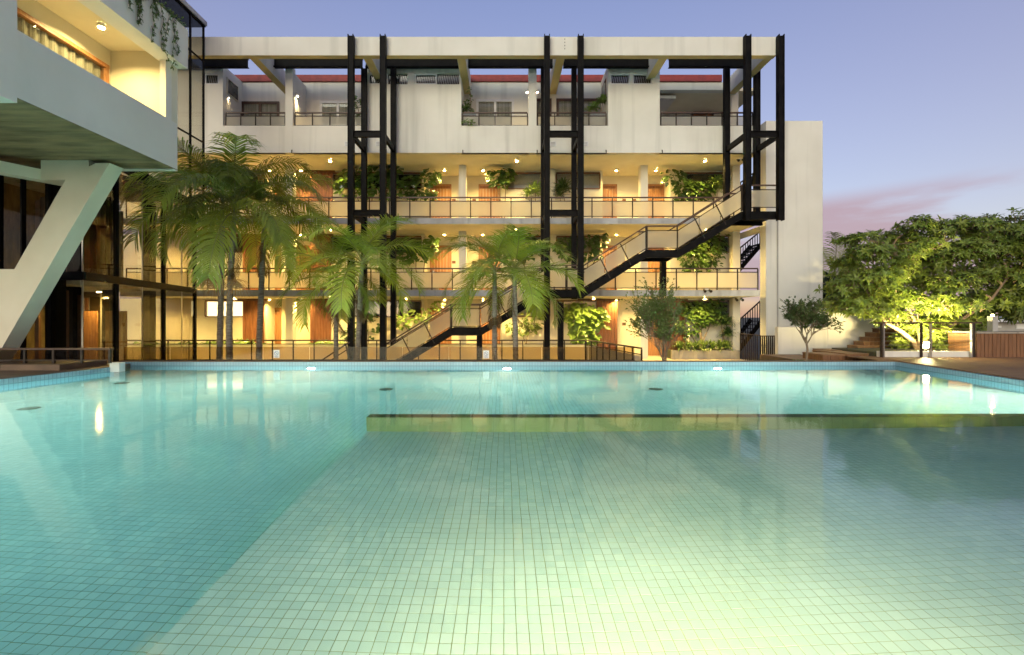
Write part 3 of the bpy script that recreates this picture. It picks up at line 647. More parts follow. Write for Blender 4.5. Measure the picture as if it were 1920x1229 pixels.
# ------------------------------------------------------------------ steel frames and outside stairs
def hcol(x, y, za, zb, w=0.22, t=0.03):
    mb = MB(); mb.box(x - w/2, x - w/2 + t, y - w/2, y + w/2, za, zb).box(x + w/2 - t, x + w/2, y - w/2, y + w/2, za, zb)
    return mb.box(x - w/2 + t, x + w/2 - t, y - w/2 + 0.03, y - w/2 + 0.055, za, zb - 0.05)
CT = ZP(67, FR)
frames = [((658.5, 718.5), GZ, GZ, 'black steel column frame rising through the left palms'), ((1025.5, 1088.5), GZ, ZP(560, FR), 'black steel column frame in the middle of the facade'),
          ((1401, 1463), ZP(414, FR), ZP(414, FR), 'black steel column frame at the right end of the stair')]
for (a, b), za, zb_, lab in frames:
    xa, xb = XP(a, FR), XP(b, FR); t = thing('steel_frame', ((xa + xb) / 2, FR, min(za, zb_)), lab, 'steel frame', 'steel column frames before the facade')
    hcol(xa, FR, za, CT).build('column', M['steel'], t); hcol(xb, FR, zb_, CT).build('column', M['steel'], t)
    zr = ZP(128, RR) ; zl = GZ if a < 1000 else (z2 - 0.4 if a < 1300 else z3 - 0.3)
    hcol(xa, RR, zl, zr, 0.21).build('column', M['steel'], t); hcol(xb, RR, zl, zr, 0.21).build('column', M['steel'], t)
    for zz in ([ZP(252, FR), ZP(400, FR)] if a < 1300 else [ZP(252, FR)]):
        MB().box(xa + 0.11, xb - 0.11, FR - 0.06, FR + 0.06, zz - 0.12, zz - 0.09).box(xa + 0.11, xb - 0.11, FR - 0.06, FR + 0.06, zz + 0.09, zz + 0.12).box(xa + 0.11, xb - 0.11, FR - 0.01, FR + 0.01, zz - 0.09, zz + 0.09).build('cross_beam', M['steel'], t)
        for xx in (xa, xb): MB().box(xx - 0.06, xx + 0.06, FR + 0.115, RR - 0.11, zz - 0.11, zz + 0.10).build('tie_beam', M['steel'], t)

def staircase(pts, hand, lab, posts, label_loc):
    """pts: stringer centre line in pixels at the near stringer plane; hand: handrail line"""
    YN_, YF_ = FR + 0.16, RR - 0.28
    w3 = [P(x, y, YN_) for x, y in pts]; t = thing('outside_stair', label_loc, lab, 'staircase', 'black steel outside stairs')
    far = Vector((0, YF_ - YN_, 0))
    for off in (Vector((0, 0, 0)), far):
        mb = MB()
        for p, q in zip(w3[:-1], w3[1:]):
            d = (q - p); ex = d.normalized() * 0.03
            up = Vector((0, 0, 0.15)); poly = [p - up, q - up, q + up, p + up]
            mb.prism([v + off + Vector((0, -0.02, 0)) for v in poly], (0, 0.04, 0))
            mb.prism([p - up + off + Vector((0, -0.07, -0.012)), q - up + off + Vector((0, -0.07, -0.012)), q - up + off + Vector((0, -0.07, 0.012)), p - up + off + Vector((0, -0.07, 0.012))], (0, 0.14, 0))
        mb.build('stringer', M['steel'], t)
    for p, q in zip(w3[:-1], w3[1:]):
        if abs(p.z - q.z) < 0.05:
            MB().box(min(p.x, q.x), max(p.x, q.x), YN_ + 0.024, YF_ - 0.024, p.z - 0.02, p.z + 0.03).build('landing', M['steel'], t)
        else:
            n = max(3, round(abs(p.z - q.z) / 0.175))
            for i in range(n):
                f = (i + 0.5) / n; c = p.lerp(q, f); box('tread', M['steel'], t, c.x - 0.15, c.x + 0.15, YN_ + 0.024, YF_ - 0.024, c.z + 0.02, c.z + 0.055)
    h3 = [P(x, y, YN_) for x, y in hand]
    for off, nm in ((Vector((0, 0, 0)), 'handrail'), (far, 'handrail')):
        mb = MB()
        for p, q in zip(h3[:-1], h3[1:]): mb.bar(p + off, q + off, 0.06, 0.05)
        hr = mb.build(nm, M['handrail'], t)
        if off.y > 0: continue
        for dz in (0.17, 0.87):
            mb = MB()
            for p, q in zip(h3[:-1], h3[1:]): mb.bar(p - Vector((0, 0, dz)), q - Vector((0, 0, dz)), 0.03, 0.03)
            mb.build('rail', M['rail'], t)
        for p, q in zip(h3[:-1], h3[1:]):
            L = (q - p).length; n = max(1, round(L / 1.0)); d = (q - p) / n; lean = Vector((0, 0, 0))
            slope = abs(q.z - p.z) > 0.05
            for i in range(n):
                a = p + d * i; b = a + d
                sl = Vector(((0.42 if d.x * d.z > 0 else -0.42) if slope else 0, 0, 0))
                pan = [a - Vector((0, 0, 0.84)), b - Vector((0, 0, 0.84)), b - Vector((0, 0, 0.2)), a - Vector((0, 0, 0.2))]
                u = d.normalized() * 0.025
                MB().prism([pan[0] + u + Vector((0, -0.004, 0)), pan[1] - u + Vector((0, -0.004, 0)), pan[2] - u + Vector((0, -0.004, 0)), pan[3] + u + Vector((0, -0.004, 0))], (0, 0.008, 0)).build('panel', M['frost'], t)
                if slope and i > 0: MB().bar(a - sl * 0.5 - Vector((0, 0.012, 0.18)) , a + sl * 0.5 - Vector((0, 0.012, 1.02)), 0.04, 0.03, (0, 1, 0)).build('baluster', M['rail'], t)
                elif not slope or i == 0: MB().bar(a + u, a + u - Vector((0, 0, 1.0)), 0.045, 0.04, (0, 1, 0)).build('baluster', M['rail'], t)
            if not slope: MB().bar(q - u, q - u - Vector((0, 0, 1.0)), 0.045, 0.04, (0, 1, 0)).build('baluster', M['rail'], t)
    for px, pya, pyb, yy in posts: hcol(XP(px, yy), yy, ZP(pyb, yy), ZP(pya, yy), 0.22).build('support_post', M['steel'], t)
staircase([(1462, 404), (1390, 404), (1272, 476), (1212, 476), (1095, 550), (1062, 550)], [(1462, 348), (1391, 348), (1271, 424.5), (1212, 424.5), (1095, 498), (1062, 498)],
          'upper black steel stair climbing right from second to third gallery', [(1243, 478, 556, RR - 0.02), (1051, 566, 690, FR + 0.5)], (XP(1260, 18.5), 18.5, z2))
staircase([(1062, 550), (1022, 550), (902, 622), (845, 622), (722, 697)], [(1062, 498), (1022, 498), (901, 571), (846, 571), (722, 647)],
          'lower black steel stair climbing right behind the right palms', [(899, 624, 690, FR + 0.9)], (XP(850, 18.5), 18.5, GZ))
t = thing('step_handrail', (XP(620, 17), 17, GZ), 'sloping brown handrail left of the left steel frame at ground level', 'handrail')
a, b = P(588, 686, 16.9), P(655, 642, 16.9)
MB().bar(a, b, 0.05, 0.05).build('rail', M['handrail'], t); MB().bar(a - Vector((0, 0, 0.22)), b - Vector((0, 0, 0.22)), 0.035, 0.035).build('lower_rail', M['rail'], t)
for f in (0.2, 0.9):
    c = a.lerp(b, f); MB().bar(c, Vector((c.x + 0.2, c.y, GZ)), 0.045, 0.035, (0, 1, 0)).build('post', M['rail'], t)
# ramp rail running toward the pool
t = thing('ramp_railing', (XP(1150, 17), 17, GZ), 'dark railing with frosted panels running from the gallery toward the pool', 'railing')
a, b = P(1099, 638, YB + 0.06), P(1203, 653.5, 14.4)
MB().bar(a, b, 0.05, 0.05).build('handrail', M['handrail'], t); MB().bar(a - Vector((0, 0, 0.2)), b - Vector((0, 0, 0.2)), 0.03, 0.03).build('mid_rail', M['rail'], t)
for i in range(9):
    c = a.lerp(b, i / 8); MB().box(c.x - 0.025, c.x + 0.025, c.y - 0.02, c.y + 0.02, GZ, c.z - 0.03).build('post', M['rail'], t)
    if i < 8:
        e = a.lerp(b, (i + 1) / 8); u = (e - c).normalized() * 0.04
        MB().prism([(c.x + u.x, c.y + u.y, GZ + 0.1), (e.x - u.x, e.y - u.y, GZ + 0.1), (e.x - u.x, e.y - u.y, e.z - 0.24), (c.x + u.x, c.y + u.y, c.z - 0.24)], (0.008, 0, 0)).build('panel', M['frost'], t)
# black stair and bars in the gap beside the tower
t = thing('black_service_stair', (XP(1406, 22.5), 22.5, z1), 'black metal service stair with bars in the gap beside the tower', 'staircase')
for ya, yb, ha, hb in ((662, 600, 604, 560), (512, 455, 470, 430), (372, 322, 348, 312)):
    A, Bq = P(1381, ya, 22.2), P(1430, yb, 22.2); Ha, Hb = P(1381, ha, 22.2), P(1430, hb, 22.2)
    MB().bar(A, Bq, 0.05, 0.20, (0, 0, 1)).build('stringer', M['steel'], t); MB().bar(A + Vector((0, 1.05, 0)), Bq + Vector((0, 1.05, 0)), 0.05, 0.20, (0, 0, 1)).build('stringer', M['steel'], t)
    for i in range(9):
        c = A.lerp(Bq, (i + 0.5) / 9); box('tread', M['steel'], t, c.x - 0.12, c.x + 0.12, 22.24, 23.2, c.z, c.z + 0.035)
    for i in range(11):
        f = (i + 0.5) / 11; c, e = A.lerp(Bq, f), Ha.lerp(Hb, f); MB().box(c.x - 0.014, c.x + 0.014, 22.13, 22.16, c.z - 0.05, e.z).build('bar', M['steel'], t)
    MB().bar(Ha + Vector((0, -0.05, 0)), Hb + Vector((0, -0.05, 0)), 0.04, 0.06).build('handrail', M['rail'], t)
t = thing('bar_gate', (XP(1441, 18.6), 18.6, z1), 'dark vertical bar gate at the foot of the tower', 'gate')
ga, gb = P(1388, 651, 21.0), P(1426, 630.5, 18.7)
for i in range(9):
    x = XP(1426, 18.7) + i * (XP(1456, 18.7) - XP(1426, 18.7)) / 8; MB().box(x - 0.018, x + 0.018, 18.68, 18.72, z1, ZP(631.5, 18.7)).build('bar', M['rail'], t)
MB().box(XP(1425, 18.7), XP(1457, 18.7), 18.67, 18.73, ZP(631.5, 18.7), ZP(629.5, 18.7)).build('top_rail', M['handrail'], t)
for i in range(10):
    f = i / 10; y = 21.0 - 2.2 * f; x = XP(1388, 21.0) + (XP(1425, 18.75) - XP(1388, 21.0)) * f; MB().box(x - 0.014, x + 0.014, y - 0.014, y + 0.014, z1, ZP(629.5, 18.7)).build('bar', M['rail'], t)
MB().bar((XP(1388, 21.0), 21.0, ZP(629.5, 18.7)), (XP(1425, 18.75), 18.75, ZP(629.5, 18.7)), 0.04, 0.04).build('top_rail', M['rail'], t)

# ------------------------------------------------------------------ left building: cantilever, leg, glass lobby
C = thing('cantilever_building', (-11, 10, RIM), 'white cantilevered upper storey with lit balcony on a slanted leg, left of the pool', 'building')
XF = -8.62; Y0c, Y1c = 7.99, 12.0; zb0 = 5.28; zpt = 6.48; zc = 8.29; zf0, zf1 = 7.95, 8.98; Yend = 11.8
box('parapet', M['clean'], C, XF - 0.15, XF, Y0c, Y1c, zb0, zpt)
box('end_wall', M['cream'], C, -10.2, XF - 0.002, Yend, Y1c - 0.003, zpt - 1.19, zc + 0.1)
box('end_wall_outside', M['clean'], C, -16, XF - 0.001, Y1c - 0.002, Y1c + 0.01, zb0 + 0.001, zf1 - 0.01)
box('corner_pier', M['clean'], C, XF - 0.16, XF - 0.003, 11.6, Y1c - 0.001, zpt, zc)
box('balcony_floor', M['floor'], C, -10.6, XF - 0.15, 3.0, Yend, zb0 + 0.02, zb0 + 0.3)
sf = MB(); yy = 3.0; k = 0
while yy < Y1c - 0.02:
    y2_ = min(yy + 0.25, Y1c - 0.005); sf.box(-18, XF - 0.002 - 0.004, yy + 0.004, y2_ - 0.004, zb0 - 0.02 + 0.004 * (k % 2), zb0 + 0.018); yy += 0.25; k += 1
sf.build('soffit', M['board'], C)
box('soffit_rim', M['clean'], C, -17, XF, Y1c - 0.12, Y1c + 0.012, zb0 - 0.045, zb0 - 0.021)
box('ceiling', M['ceil'], C, -10.6, XF - 0.2, 3.0, Yend - 0.002, zc, zc + 0.1)
box('fascia', M['clean'], C, XF - 0.22, -8.37, 3.0, Y1c + 0.05, zf0, zf1)
box('roof', M['slab'], C, -17, XF - 0.22, 3.0, Y1c, zc + 0.11, zc + 0.3)
box('near_wall', M['clean'], C, -17, XF + 0.07, 3.0, Y0c, 5.15, zf0 - 0.002)
# balcony back wall with timber framed windows
bx = -10.2
MB().box(bx - 0.15, bx, 3.0, Yend - 0.003, 7.86, zc - 0.002).box(bx - 0.15, bx, 11.72, Yend - 0.003, zb0 + 0.3, 7.86).build('back_wall', M['cream'], C)
wd = MB()
wd.box(bx - 0.12, bx + 0.04, 3.0, 11.72, 7.77, 7.86)
for yv in (11.62, 8.66, 8.40, 6.6): wd.box(bx - 0.12, bx + 0.03, yv, yv + 0.10, zb0 + 0.3, 7.77)
wd = wd.build('window', M['door'], C)
cu = MB(); n = 150; pts = []
for i in range(n + 1):
    yv = 6.7 + i * (11.62 - 6.7) / n; pts.append((bx - 0.10 + 0.03 * math.sin(i * 0.9) + 0.012 * math.sin(i * 0.37), yv))
vs_ = [(x, y, zb0 + 0.3) for x, y in pts] + [(x, y, 7.76) for x, y in pts]
cu.add(vs_, [(i, i + 1, n + 2 + i, n + 1 + i) for i in range(n)]).build('curtain', M['curtain'], wd, smooth=True)
for a_, b_ in ((8.76, 11.62), (6.7, 8.40)): box('pane', M['pane'], wd, bx - 0.03, bx - 0.024, a_, b_, zb0 + 0.3, 7.77)
downlight(-9.47, 10.7, zc, 'bright round lamp on the ceiling of the lit balcony, top left', 'lampB', 0.06)
# slanted leg and beams
Yl = 11.2
leg = MB(); leg.prism([P(125, 333, Yl), P(180, 306, Yl), P(205, 306, Yl), P(-2, 662, Yl), P(-40, 720, Yl), P(-260, 720, Yl), P(-260, 505, Yl), P(27, 505, Yl)][::1], (0, 0.42, 0))
leg.build('slanted_leg', M['cream'], C)
box('cross_beam', M['cream'], C, XP(75, Yl), XP(165, Yl), Yl + 0.02, Yl + 0.6, ZP(337, Yl), zb0 - 0.022)
MB().prism([(XP(75, Yl), Yl + 0.6, ZP(337, Yl)), (XP(75, Yl) - 0.001, Yl, ZP(337, Yl)), (XP(75, Yl) - 1.6, 8.2, ZP(337, Yl)), (XP(75, Yl) - 2.2, 8.2, ZP(337, Yl))], (0, 0, 0.26)).build('diagonal_beam', M['cream'], C)
# vine over the fascia corner
vn = thing('hanging_vine', (-8.4, 11.2, 8.9), 'thin green vine trailing over the white fascia corner, top left', 'vine')
stems, lvs = MB(), MB()
def leafquad(mb, p, d, nrm, L, Wd, bend=0.25):
    d = Vector(d).normalized(); nrm = Vector(nrm); s = d.cross(nrm)
    if s.length < 1e-4: s = d.orthogonal()
    s = s.normalized(); up = s.cross(d); p = Vector(p)
    mb.add([p, p + d * L * 0.45 + s * Wd / 2, p + d * L * 0.45 - s * Wd / 2, p + d * L - up * L * bend, ], [(0, 1, 3), (0, 3, 2)])
for i in range(10):
    y = 9.9 + R.random() * 2.1; L = 0.3 + 0.9 * R.random() * (1 if i % 3 else 1.2); x = -8.345; pts = [Vector((-8.6, y, zf1 + 0.03)), Vector((-8.36, y, zf1 + 0.02))]
    for k in range(8):
        q = pts[-1] + Vector((0, (R.random() - 0.5) * 0.16, -L / 8)); q.x = x + R.random() * 0.02; pts.append(q)
    stems.tube(pts, 0.006, 4)
    for q in pts:
        for _ in range(7): leafquad(lvs, q + Vector((0.01, (R.random() - .5) * .07, (R.random() - .5) * .07)), (R.random() * .6, R.random() - .5, -R.random()), (1, 0, 0.3), 0.05 + 0.05 * R.random(), 0.045)
for _ in range(300): leafquad(lvs, (-8.6 + R.random() * 0.27, 9.8 + R.random() * 2.2, zf1 + R.random() * 0.12), (R.random() - .3, R.random() - .5, R.random() - .3), (0.5, 0, 1), 0.09, 0.05)
stems.build('stems', M['bark2'], vn); lvs.build('leaves', M['leafB'], vn)

# glass lobby
G = thing('glass_lobby', (-12, 14, GZ), 'two storey smoked glass lobby with black steel bands, left behind the pool', 'building')
gA, gB_, gC = Vector((-17, 12.2, 0)), Vector((-11.3, 12.2, 0)), Vector((-13.06, 19.2, 0))
zt0, zt1 = ZP(525.5, 12.2), ZP(510, 12.2)
def along(a, b, f): return a.lerp(b, f)
for za, zb, nm in ((zt0, zt1, 'band'), (ZP(343, 12.2) + 0.9, ZP(320, 12.2) + 0.9, 'band'), (GZ, GZ + 0.1, 'base')):
    mb = MB(); zz = (za + zb) / 2
    mb.bar(gA + Vector((0, 0, zz)), gB_ + Vector((0.06, 0, zz)), 0.16, zb - za).bar(gB_ + Vector((0, 0, zz)), gC + Vector((0, 0, zz)), 0.16, zb - za - 0.004)
    mb.build(nm, M['steel'], G)
ztop = ZP(343, 12.2) + 0.9
fr_ = [0.0, 0.21, 0.42, 0.62, 0.83, 1.0]
for i, f in enumerate(fr_):
    p = along(gB_, gC, f); w_ = 0.11 if i in (1, 3, 5) else 0.03
    for a, b in ((GZ + 0.1, zt0), (zt1, ztop)): MB().box(p.x - w_ / 2, p.x + w_ / 2, p.y - w_ / 2, p.y + w_ / 2, a, b).build('mullion', M['steel'] if w_ > 0.05 else M['metal'], G)
for i in range(5):
    p, q = along(gB_, gC, fr_[i]), along(gB_, gC, fr_[i + 1]); u = (q - p).normalized() * 0.05
    for a, b in ((GZ + 0.1, zt0), (zt1, ztop)):
        MB().prism([p + u + Vector((0, 0, a)), q - u + Vector((0, 0, a)), q - u + Vector((0, 0, b)), p + u + Vector((0, 0, b))], (0.008, 0.002, 0)).build('pane', M['glassbox'], G)
xx = [-17, -15.6, -14.6, -13.6, -12.9, -12.2, -11.35]
for i in range(6):
    for a, b in ((GZ + 0.1, zt0), (zt1, ztop)):
        box('pane', M['glassbox'], G, xx[i] + 0.05, xx[i + 1] - 0.02, 12.196, 12.204, a, b)
        MB().box(xx[i] - 0.01, xx[i] + (0.12 if i in (2, 3) else 0.03), 12.14, 12.26, a, b).build('mullion', M['steel'], G)
# lobby inside: floor, ceiling, back wall, columns, timber door leaves, curtains
box('inner_floor', M['floor'], G, -17.5, -13.2, 12.4, 19, GZ, GZ + 0.02)
box('inner_slab', M['slab'], G, -17.5, -13.6, 12.5, 18.5, zt0 + 0.02, zt1 - 0.02)
box('roof', M['slab'], G, -17.5, -13.4, 12.5, 18.5, ztop + 0.2, ztop + 0.5)
box('back_wall', M['board'], G, -17.7, -17.5, 12.4, 19, GZ, ztop + 0.2); box('rear_wall', M['board'], G, -17.5, -16.3, 18.6, 18.8, GZ, ztop + 0.2)
for (x, y) in ((-13.4, 13.6), (-14.6, 15.4), (-14.9, 17.2), (-16.0, 14.0), (-13.9, 17.8)): MB().box(x - 0.16, x + 0.16, y - 0.16, y + 0.16, GZ, ztop).build('column', M['steel'], G)
for (x, y, z_) in ((-15.6, 16.6, GZ), (-14.2, 16.2, GZ), (-15.2, 15.0, zt1)): pplank('door_leaf', M['door'], x, x + 0.75, y, y + 0.05, z_, z_ + 2.2, 0.15, G)
for k in range(26):
    x, y, z_ = -17.2 + R.random() * 3.0, 14.5 + R.random() * 3.8, (GZ, zt1)[k % 2]
    MB().box(x, x + 0.10 + 0.15 * R.random(), y, y + 0.05, z_ + 0.03, z_ + 2.6 + 0.3 * R.random()).build('blind', (M['dwood'], M['curtain'], M['frame'])[k % 3], G)
lamp_t = thing('lobby_lamp', (-14.6, 16.4, 2.2), 'warm lamp glowing inside the glass lobby at ground floor', 'lamp')
MB().cyl((-14.6, 16.4, zt0 - 0.10), 0.09, 0.1, 12).build('can', M['white'], lamp_t); MB().disc((-14.6, 16.4, zt0 - 0.103), 0.06, (0, 0, -1), 12).build('lens', M['lampN'], lamp_t)
# upper glass corner of the same wing with its roof edge
U = thing('glass_stair_tower', (-12, 16, 5), 'clear glass corner tower with dark roof edge behind the white balcony', 'building')
xg = XP(383, YP); zg0, zg1 = 5.0, ZP(52, YP)
for a, b in ((12.6, 15.0), (15.0, 17.1), (17.1, YP - 0.05)):
    for c, d in ((zg0, 8.2), (8.25, ZP(118, YP)), (ZP(118, YP) + 0.05, zg1)): box('pane', M['glassbox'], U, xg - 0.005, xg + 0.005, a + 0.03, b - 0.03, c, d)
for yv in (12.6, 15.0, 17.1, YP - 0.05): MB().box(xg - 0.03, xg + 0.03, yv - 0.03, yv + 0.03, zg0, zg1).build('mullion', M['steel'], U)
for zz in (8.225, ZP(118, YP) + 0.02): MB().box(xg - 0.025, xg + 0.025, 12.6, YP - 0.05, zz - 0.025, zz + 0.025).build('transom', M['steel'], U)
MB().box(-15, xg + 0.06, 11.0, YP, zg1, zg1 + 0.06).build('gutter', M['steel'], U)
MB().box(-15, xg + 0.10, 11.0, YP + 0.03, zg1 + 0.06, zg1 + 0.22).build('roof_edge', M['slab'], U)
# glazed low rail on the left terrace
Lr = thing('terrace_rail', (XP(100, 11.0), 11.0, ZP(682, 11.0)), 'low dark rail with glass panels and brown cap on the left terrace', 'railing')
yr = 10.95; za_, zb_ = ZP(681.5, yr), ZP(653, yr)
MB().box(XP(-200, yr), XP(210, yr), yr - 0.06, yr + 0.06, zb_ - 0.04, zb_).build('cap', M['handrail'], Lr)
MB().box(XP(-200, yr), XP(209, yr), yr - 0.02, yr + 0.02, ZP(676.5, yr), ZP(674.5, yr)).build('bottom_rail', M['rail'], Lr)
for px in (-60, -6, 47, 101, 154, 206): MB().box(XP(px, yr) - 0.025, XP(px, yr) + 0.025, yr - 0.025, yr + 0.025, za_, zb_ - 0.04).build('post', M['rail'], Lr)
for p, q in ((-60, -6), (-6, 47), (47, 101), (101, 154), (154, 206)): box('panel', M['fence'], Lr, XP(p, yr) + 0.03, XP(q, yr) - 0.03, yr - 0.004, yr + 0.004, ZP(674.5, yr), zb_ - 0.042)

# ------------------------------------------------------------------ glass pool fence with signs
YG = 13.16; Fz = ZP(651, YG); gx0, gx1 = XP(232, YG), XP(1190, YG)
Fn = thing('glass_pool_fence', (0, YG, RIM), 'low frameless bronze glass fence along the far pool edge', 'fence')
n = 11; s = (gx1 - gx0) / n
for i in range(n): box('pane', M['fence'], Fn, gx0 + i * s + 0.008, gx0 + (i + 1) * s - 0.008, YG - 0.005, YG + 0.005, RIM + 0.02, Fz)
box('channel', M['rail'], Fn, gx0, gx1, YG - 0.03, YG + 0.03, RIM + 0.0125, RIM + 0.03)
for (cx_, cy_), lab in (((518.5, 664), 'small white no diving sign on the glass fence by the left palms'), ((911.5, 665), 'small white no diving sign on the glass fence by the right palms')):
    t = thing('pool_sign', P(cx_, cy_, YG - 0.012), lab, 'sign'); p = P(cx_, cy_, YG - 0.012)
    box('board', M['white'], t, p.x - 0.085, p.x + 0.085, p.y - 0.004, p.y + 0.004, p.z - 0.115, p.z + 0.115)
    mb = MB(); ring = [p + Vector((0.055 * math.cos(a_), -0.007, 0.02 + 0.055 * math.sin(a_))) for a_ in [2 * math.pi * q / 20 for q in range(21)]]
    mb.tube(ring, 0.006, 5, False); mb.bar(p + Vector((-0.04, -0.007, 0.06)), p + Vector((0.04, -0.007, -0.02)), 0.004, 0.01)
    mb.tube([p + Vector((-0.025, -0.006, 0.045)), p + Vector((0.0, -0.006, 0.02)), p + Vector((0.028, -0.006, 0.0))], 0.008, 5)
    mb.build('pictogram', M['blue'], t)
    mb = MB()
    for q in range(3): mb.tube([p + Vector((-0.055 + 0.11 * u / 8, -0.006, -0.06 - 0.018 * q + 0.005 * math.sin(u * 1.6))) for u in range(9)], 0.004, 4)
    mb.build('wave_lines', M['blue'], t)

# ------------------------------------------------------------------ right side: walls, timber steps, planter, cable rail, bar counter
t = thing('garden_wall', (XP(1560, 17), 17, GZ), 'white garden wall with a step in its top, right of the tower', 'wall')
box('lower_wall', M['stucco'], t, XP(1459, 17.2), XP(1552, 17.2), 17.2, 17.4, GZ, ZP(614, 17.2)); box('upper_wall', M['stucco'], t, XP(1552, 17.2) + 0.001, XP(1646, 17.2), 17.18, 17.4, GZ, ZP(574, 17.2))
box('side_terrace', M['stone'], None, XP(1458, 16), 11.1, YF + 0.32, 17.1, GZ, -0.02); tag(bpy.data.objects['side_terrace'], kind='structure')
t = thing('timber_steps', (11.5, 14.8, -0.02), 'brown timber steps rising right beside the white garden wall', 'steps')
def plankbox(name, par, x0, x1, y0, y1, za, zb):
    pplank(name, M['timber'], x0, x1, y0, y0 + 0.03, za, zb - 0.035, 0.12, par); mb = MB(); n = max(1, round((y1 - y0) / 0.14)); q = (y1 - y0) / n
    mb.box(x0 + 0.002, x1 - 0.002, y0 + 0.032, y1, za, zb - 0.04)
    tr = mb.build(name + '_core', M['timber'], par)
    for i in range(n): box('board', M['deck'], tr, x0 - 0.02, x1 + 0.02, y0 - 0.01 + i * q, y0 + (i + 1) * q - 0.008 - 0.01, zb - 0.035, zb)
plankbox('riser', t, XP(1543, 14.6), XP(1586, 14.6), 14.6, 15.6, -0.02, ZP(665, 14.6))
plankbox('riser', t, XP(1586.5, 14.6), XP(1652, 14.6), 14.55, 16.2, -0.02, ZP(663, 14.6))
plankbox('riser', t, XP(1557, 15.7), XP(1590, 15.7), 15.7, 16.6, -0.02, ZP(657, 15.7))
for px0, py in ((1608, 648.5), (1620, 640.5), (1632, 632.5), (1642, 624), (1652, 616)):
    yy = 16.25 + (px0 - 1608) * 0.012; plankbox('riser', t, XP(px0, yy), XP(1745, yy), yy, yy + 0.5, -0.02, ZP(py, yy))
t = thing('planter_kerb', (XP(1740, 14), 14, RIM), 'low white kerb of the planting bed under the lit tree', 'planter')
box('front', M['stucco'], t, XP(1651, 14.1), XP(1826, 14.1), 14.1, 14.25, RIM - 0.2, ZP(659, 14.1)); box('soil', M['ground'], t, XP(1651, 14.1), XP(1826, 14.1), 14.252, 16.2, RIM - 0.2, ZP(661, 14.1))
t = thing('cable_railing', (XP(1740, 14), 14, RIM), 'cable railing with brown top rail around the lit tree', 'railing')
yq = 14.02
MB().box(XP(1641, yq), XP(1838, yq), yq - 0.05, yq + 0.05, ZP(607, yq), ZP(604.5, yq)).build('top_rail', M['handrail'], t)
for px in (1652.5, 1656.5, 1727.5, 1744.5, 1821.5, 1826): MB().box(XP(px, yq) - 0.02, XP(px, yq) + 0.02, yq - 0.03, yq + 0.03, RIM + 0.03, ZP(607, yq)).build('post', M['metal'] if px in (1656.5, 1744.5, 1821.5) else M['rail'], t)
for q in range(6): MB().tube([(XP(1657, yq), yq, ZP(617 + q * 7.6, yq)), (XP(1821, yq), yq, ZP(617 + q * 7.6, yq))], 0.006, 5).build('cable', M['metal'], t)
t = thing('garden_uplight', P(1736, 662, 14.5), 'glaring bollard lamp shining up into the tree behind the railing', 'garden lamp')
p = P(1736, 655, 14.5); p.z = ZP(661, 14.1); MB().cyl(p, 0.07, 0.09, 12).build('stand', M['rail'], t)
c = p + Vector((0, 0, 0.165)); gl_ = MB(); rg = 0.085; n = 16; rings = [(rg * math.sin(q), rg * math.cos(q)) for q in (0.35, 0.8, 1.25, 1.7, 2.15, 2.6)]
gl_.add([(c.x + a * math.cos(6.28319*k/n), c.y + a * math.sin(6.28319*k/n), c.z + d) for a, d in rings for k in range(n)], [(q*n + k, (q+1)*n + k, (q+1)*n + (k+1) % n, q*n + (k+1) % n) for q in range(5) for k in range(n)] + [tuple(range(n))])
gl_.build('globe', M['uplamp'], t, smooth=True); MB().cyl(c + Vector((0, 0, rg * 0.93)), 0.075, 0.03, 14, 0.095).build('cap', M['rail'], t)
MB().disc(c + Vector((0, 0, rg * 0.93 + 0.033)), 0.085, (0, 0.15, 1)).build('up_lens', M['uplens'], t)
t = thing('bar_counter', (XP(1880, 14), 14, RIM), 'timber clad bar counter with pale top at the right edge', 'counter')
pplank('cladding', M['timber'], XP(1831, 14), XP(2080, 14), 14.0, 14.04, RIM + 0.035, ZP(626, 14), 0.125, t)
box('body', M['timber'], t, XP(1831, 14), XP(2080, 14), 14.045, 14.9, RIM + 0.035, ZP(627, 14)); box('top', M['concrete'], t, XP(1829, 14), XP(2082, 14), 13.96, 14.95, ZP(625.8, 14), ZP(622.5, 14))
t = thing('pillar_lamp', P(1861, 622, 14.5), 'short dark pillar with a small lit lamp on the bar counter', 'lamp')
p = P(1861, 622.4, 14.5); MB().box(p.x - 0.085, p.x + 0.085, p.y - 0.085, p.y + 0.085, p.z, p.z + 0.50).build('pillar', M['greyw'], t)
MB().cyl(p + Vector((0, 0, 0.5)), 0.035, 0.05, 10).build('bulb', emat('pillar_bulb', (1, 0.7, 0.3), 60), t)
t = thing('pavilion', (XP(1900, 24), 24, GZ), 'grey pavilion with pale eaves and a white tent roof, far right', 'building')
box('wall', M['greyw'], t, XP(1828, 24), XP(2150, 24), 24, 24.3, GZ, ZP(604, 24)); box('eave', M['white'], t, XP(1818, 23.4), XP(2150, 23.4), 23.4, 25, ZP(604, 23.4), ZP(599.5, 23.4))
c = P(1896, 591, 24.5); e = 1.1; zz = ZP(601, 24.5)
MB().add([c, (c.x - e, c.y - e, zz), (c.x + e, c.y - e, zz), (c.x + e, c.y + e, zz), (c.x - e, c.y + e, zz)], [(0, 1, 2), (0, 2, 3), (0, 3, 4), (0, 4, 1), (4, 3, 2, 1)]).build('tent_roof', M['white'], t)
box('hatch', M['white'], t, XP(1904, 24), XP(1935, 24), 23.95, 23.998, ZP(617, 24), ZP(608, 24)); box('sign_board', M['upvc'], t, XP(1868, 24), XP(1876, 24), 23.95, 23.998, ZP(615, 24), ZP(611, 24))
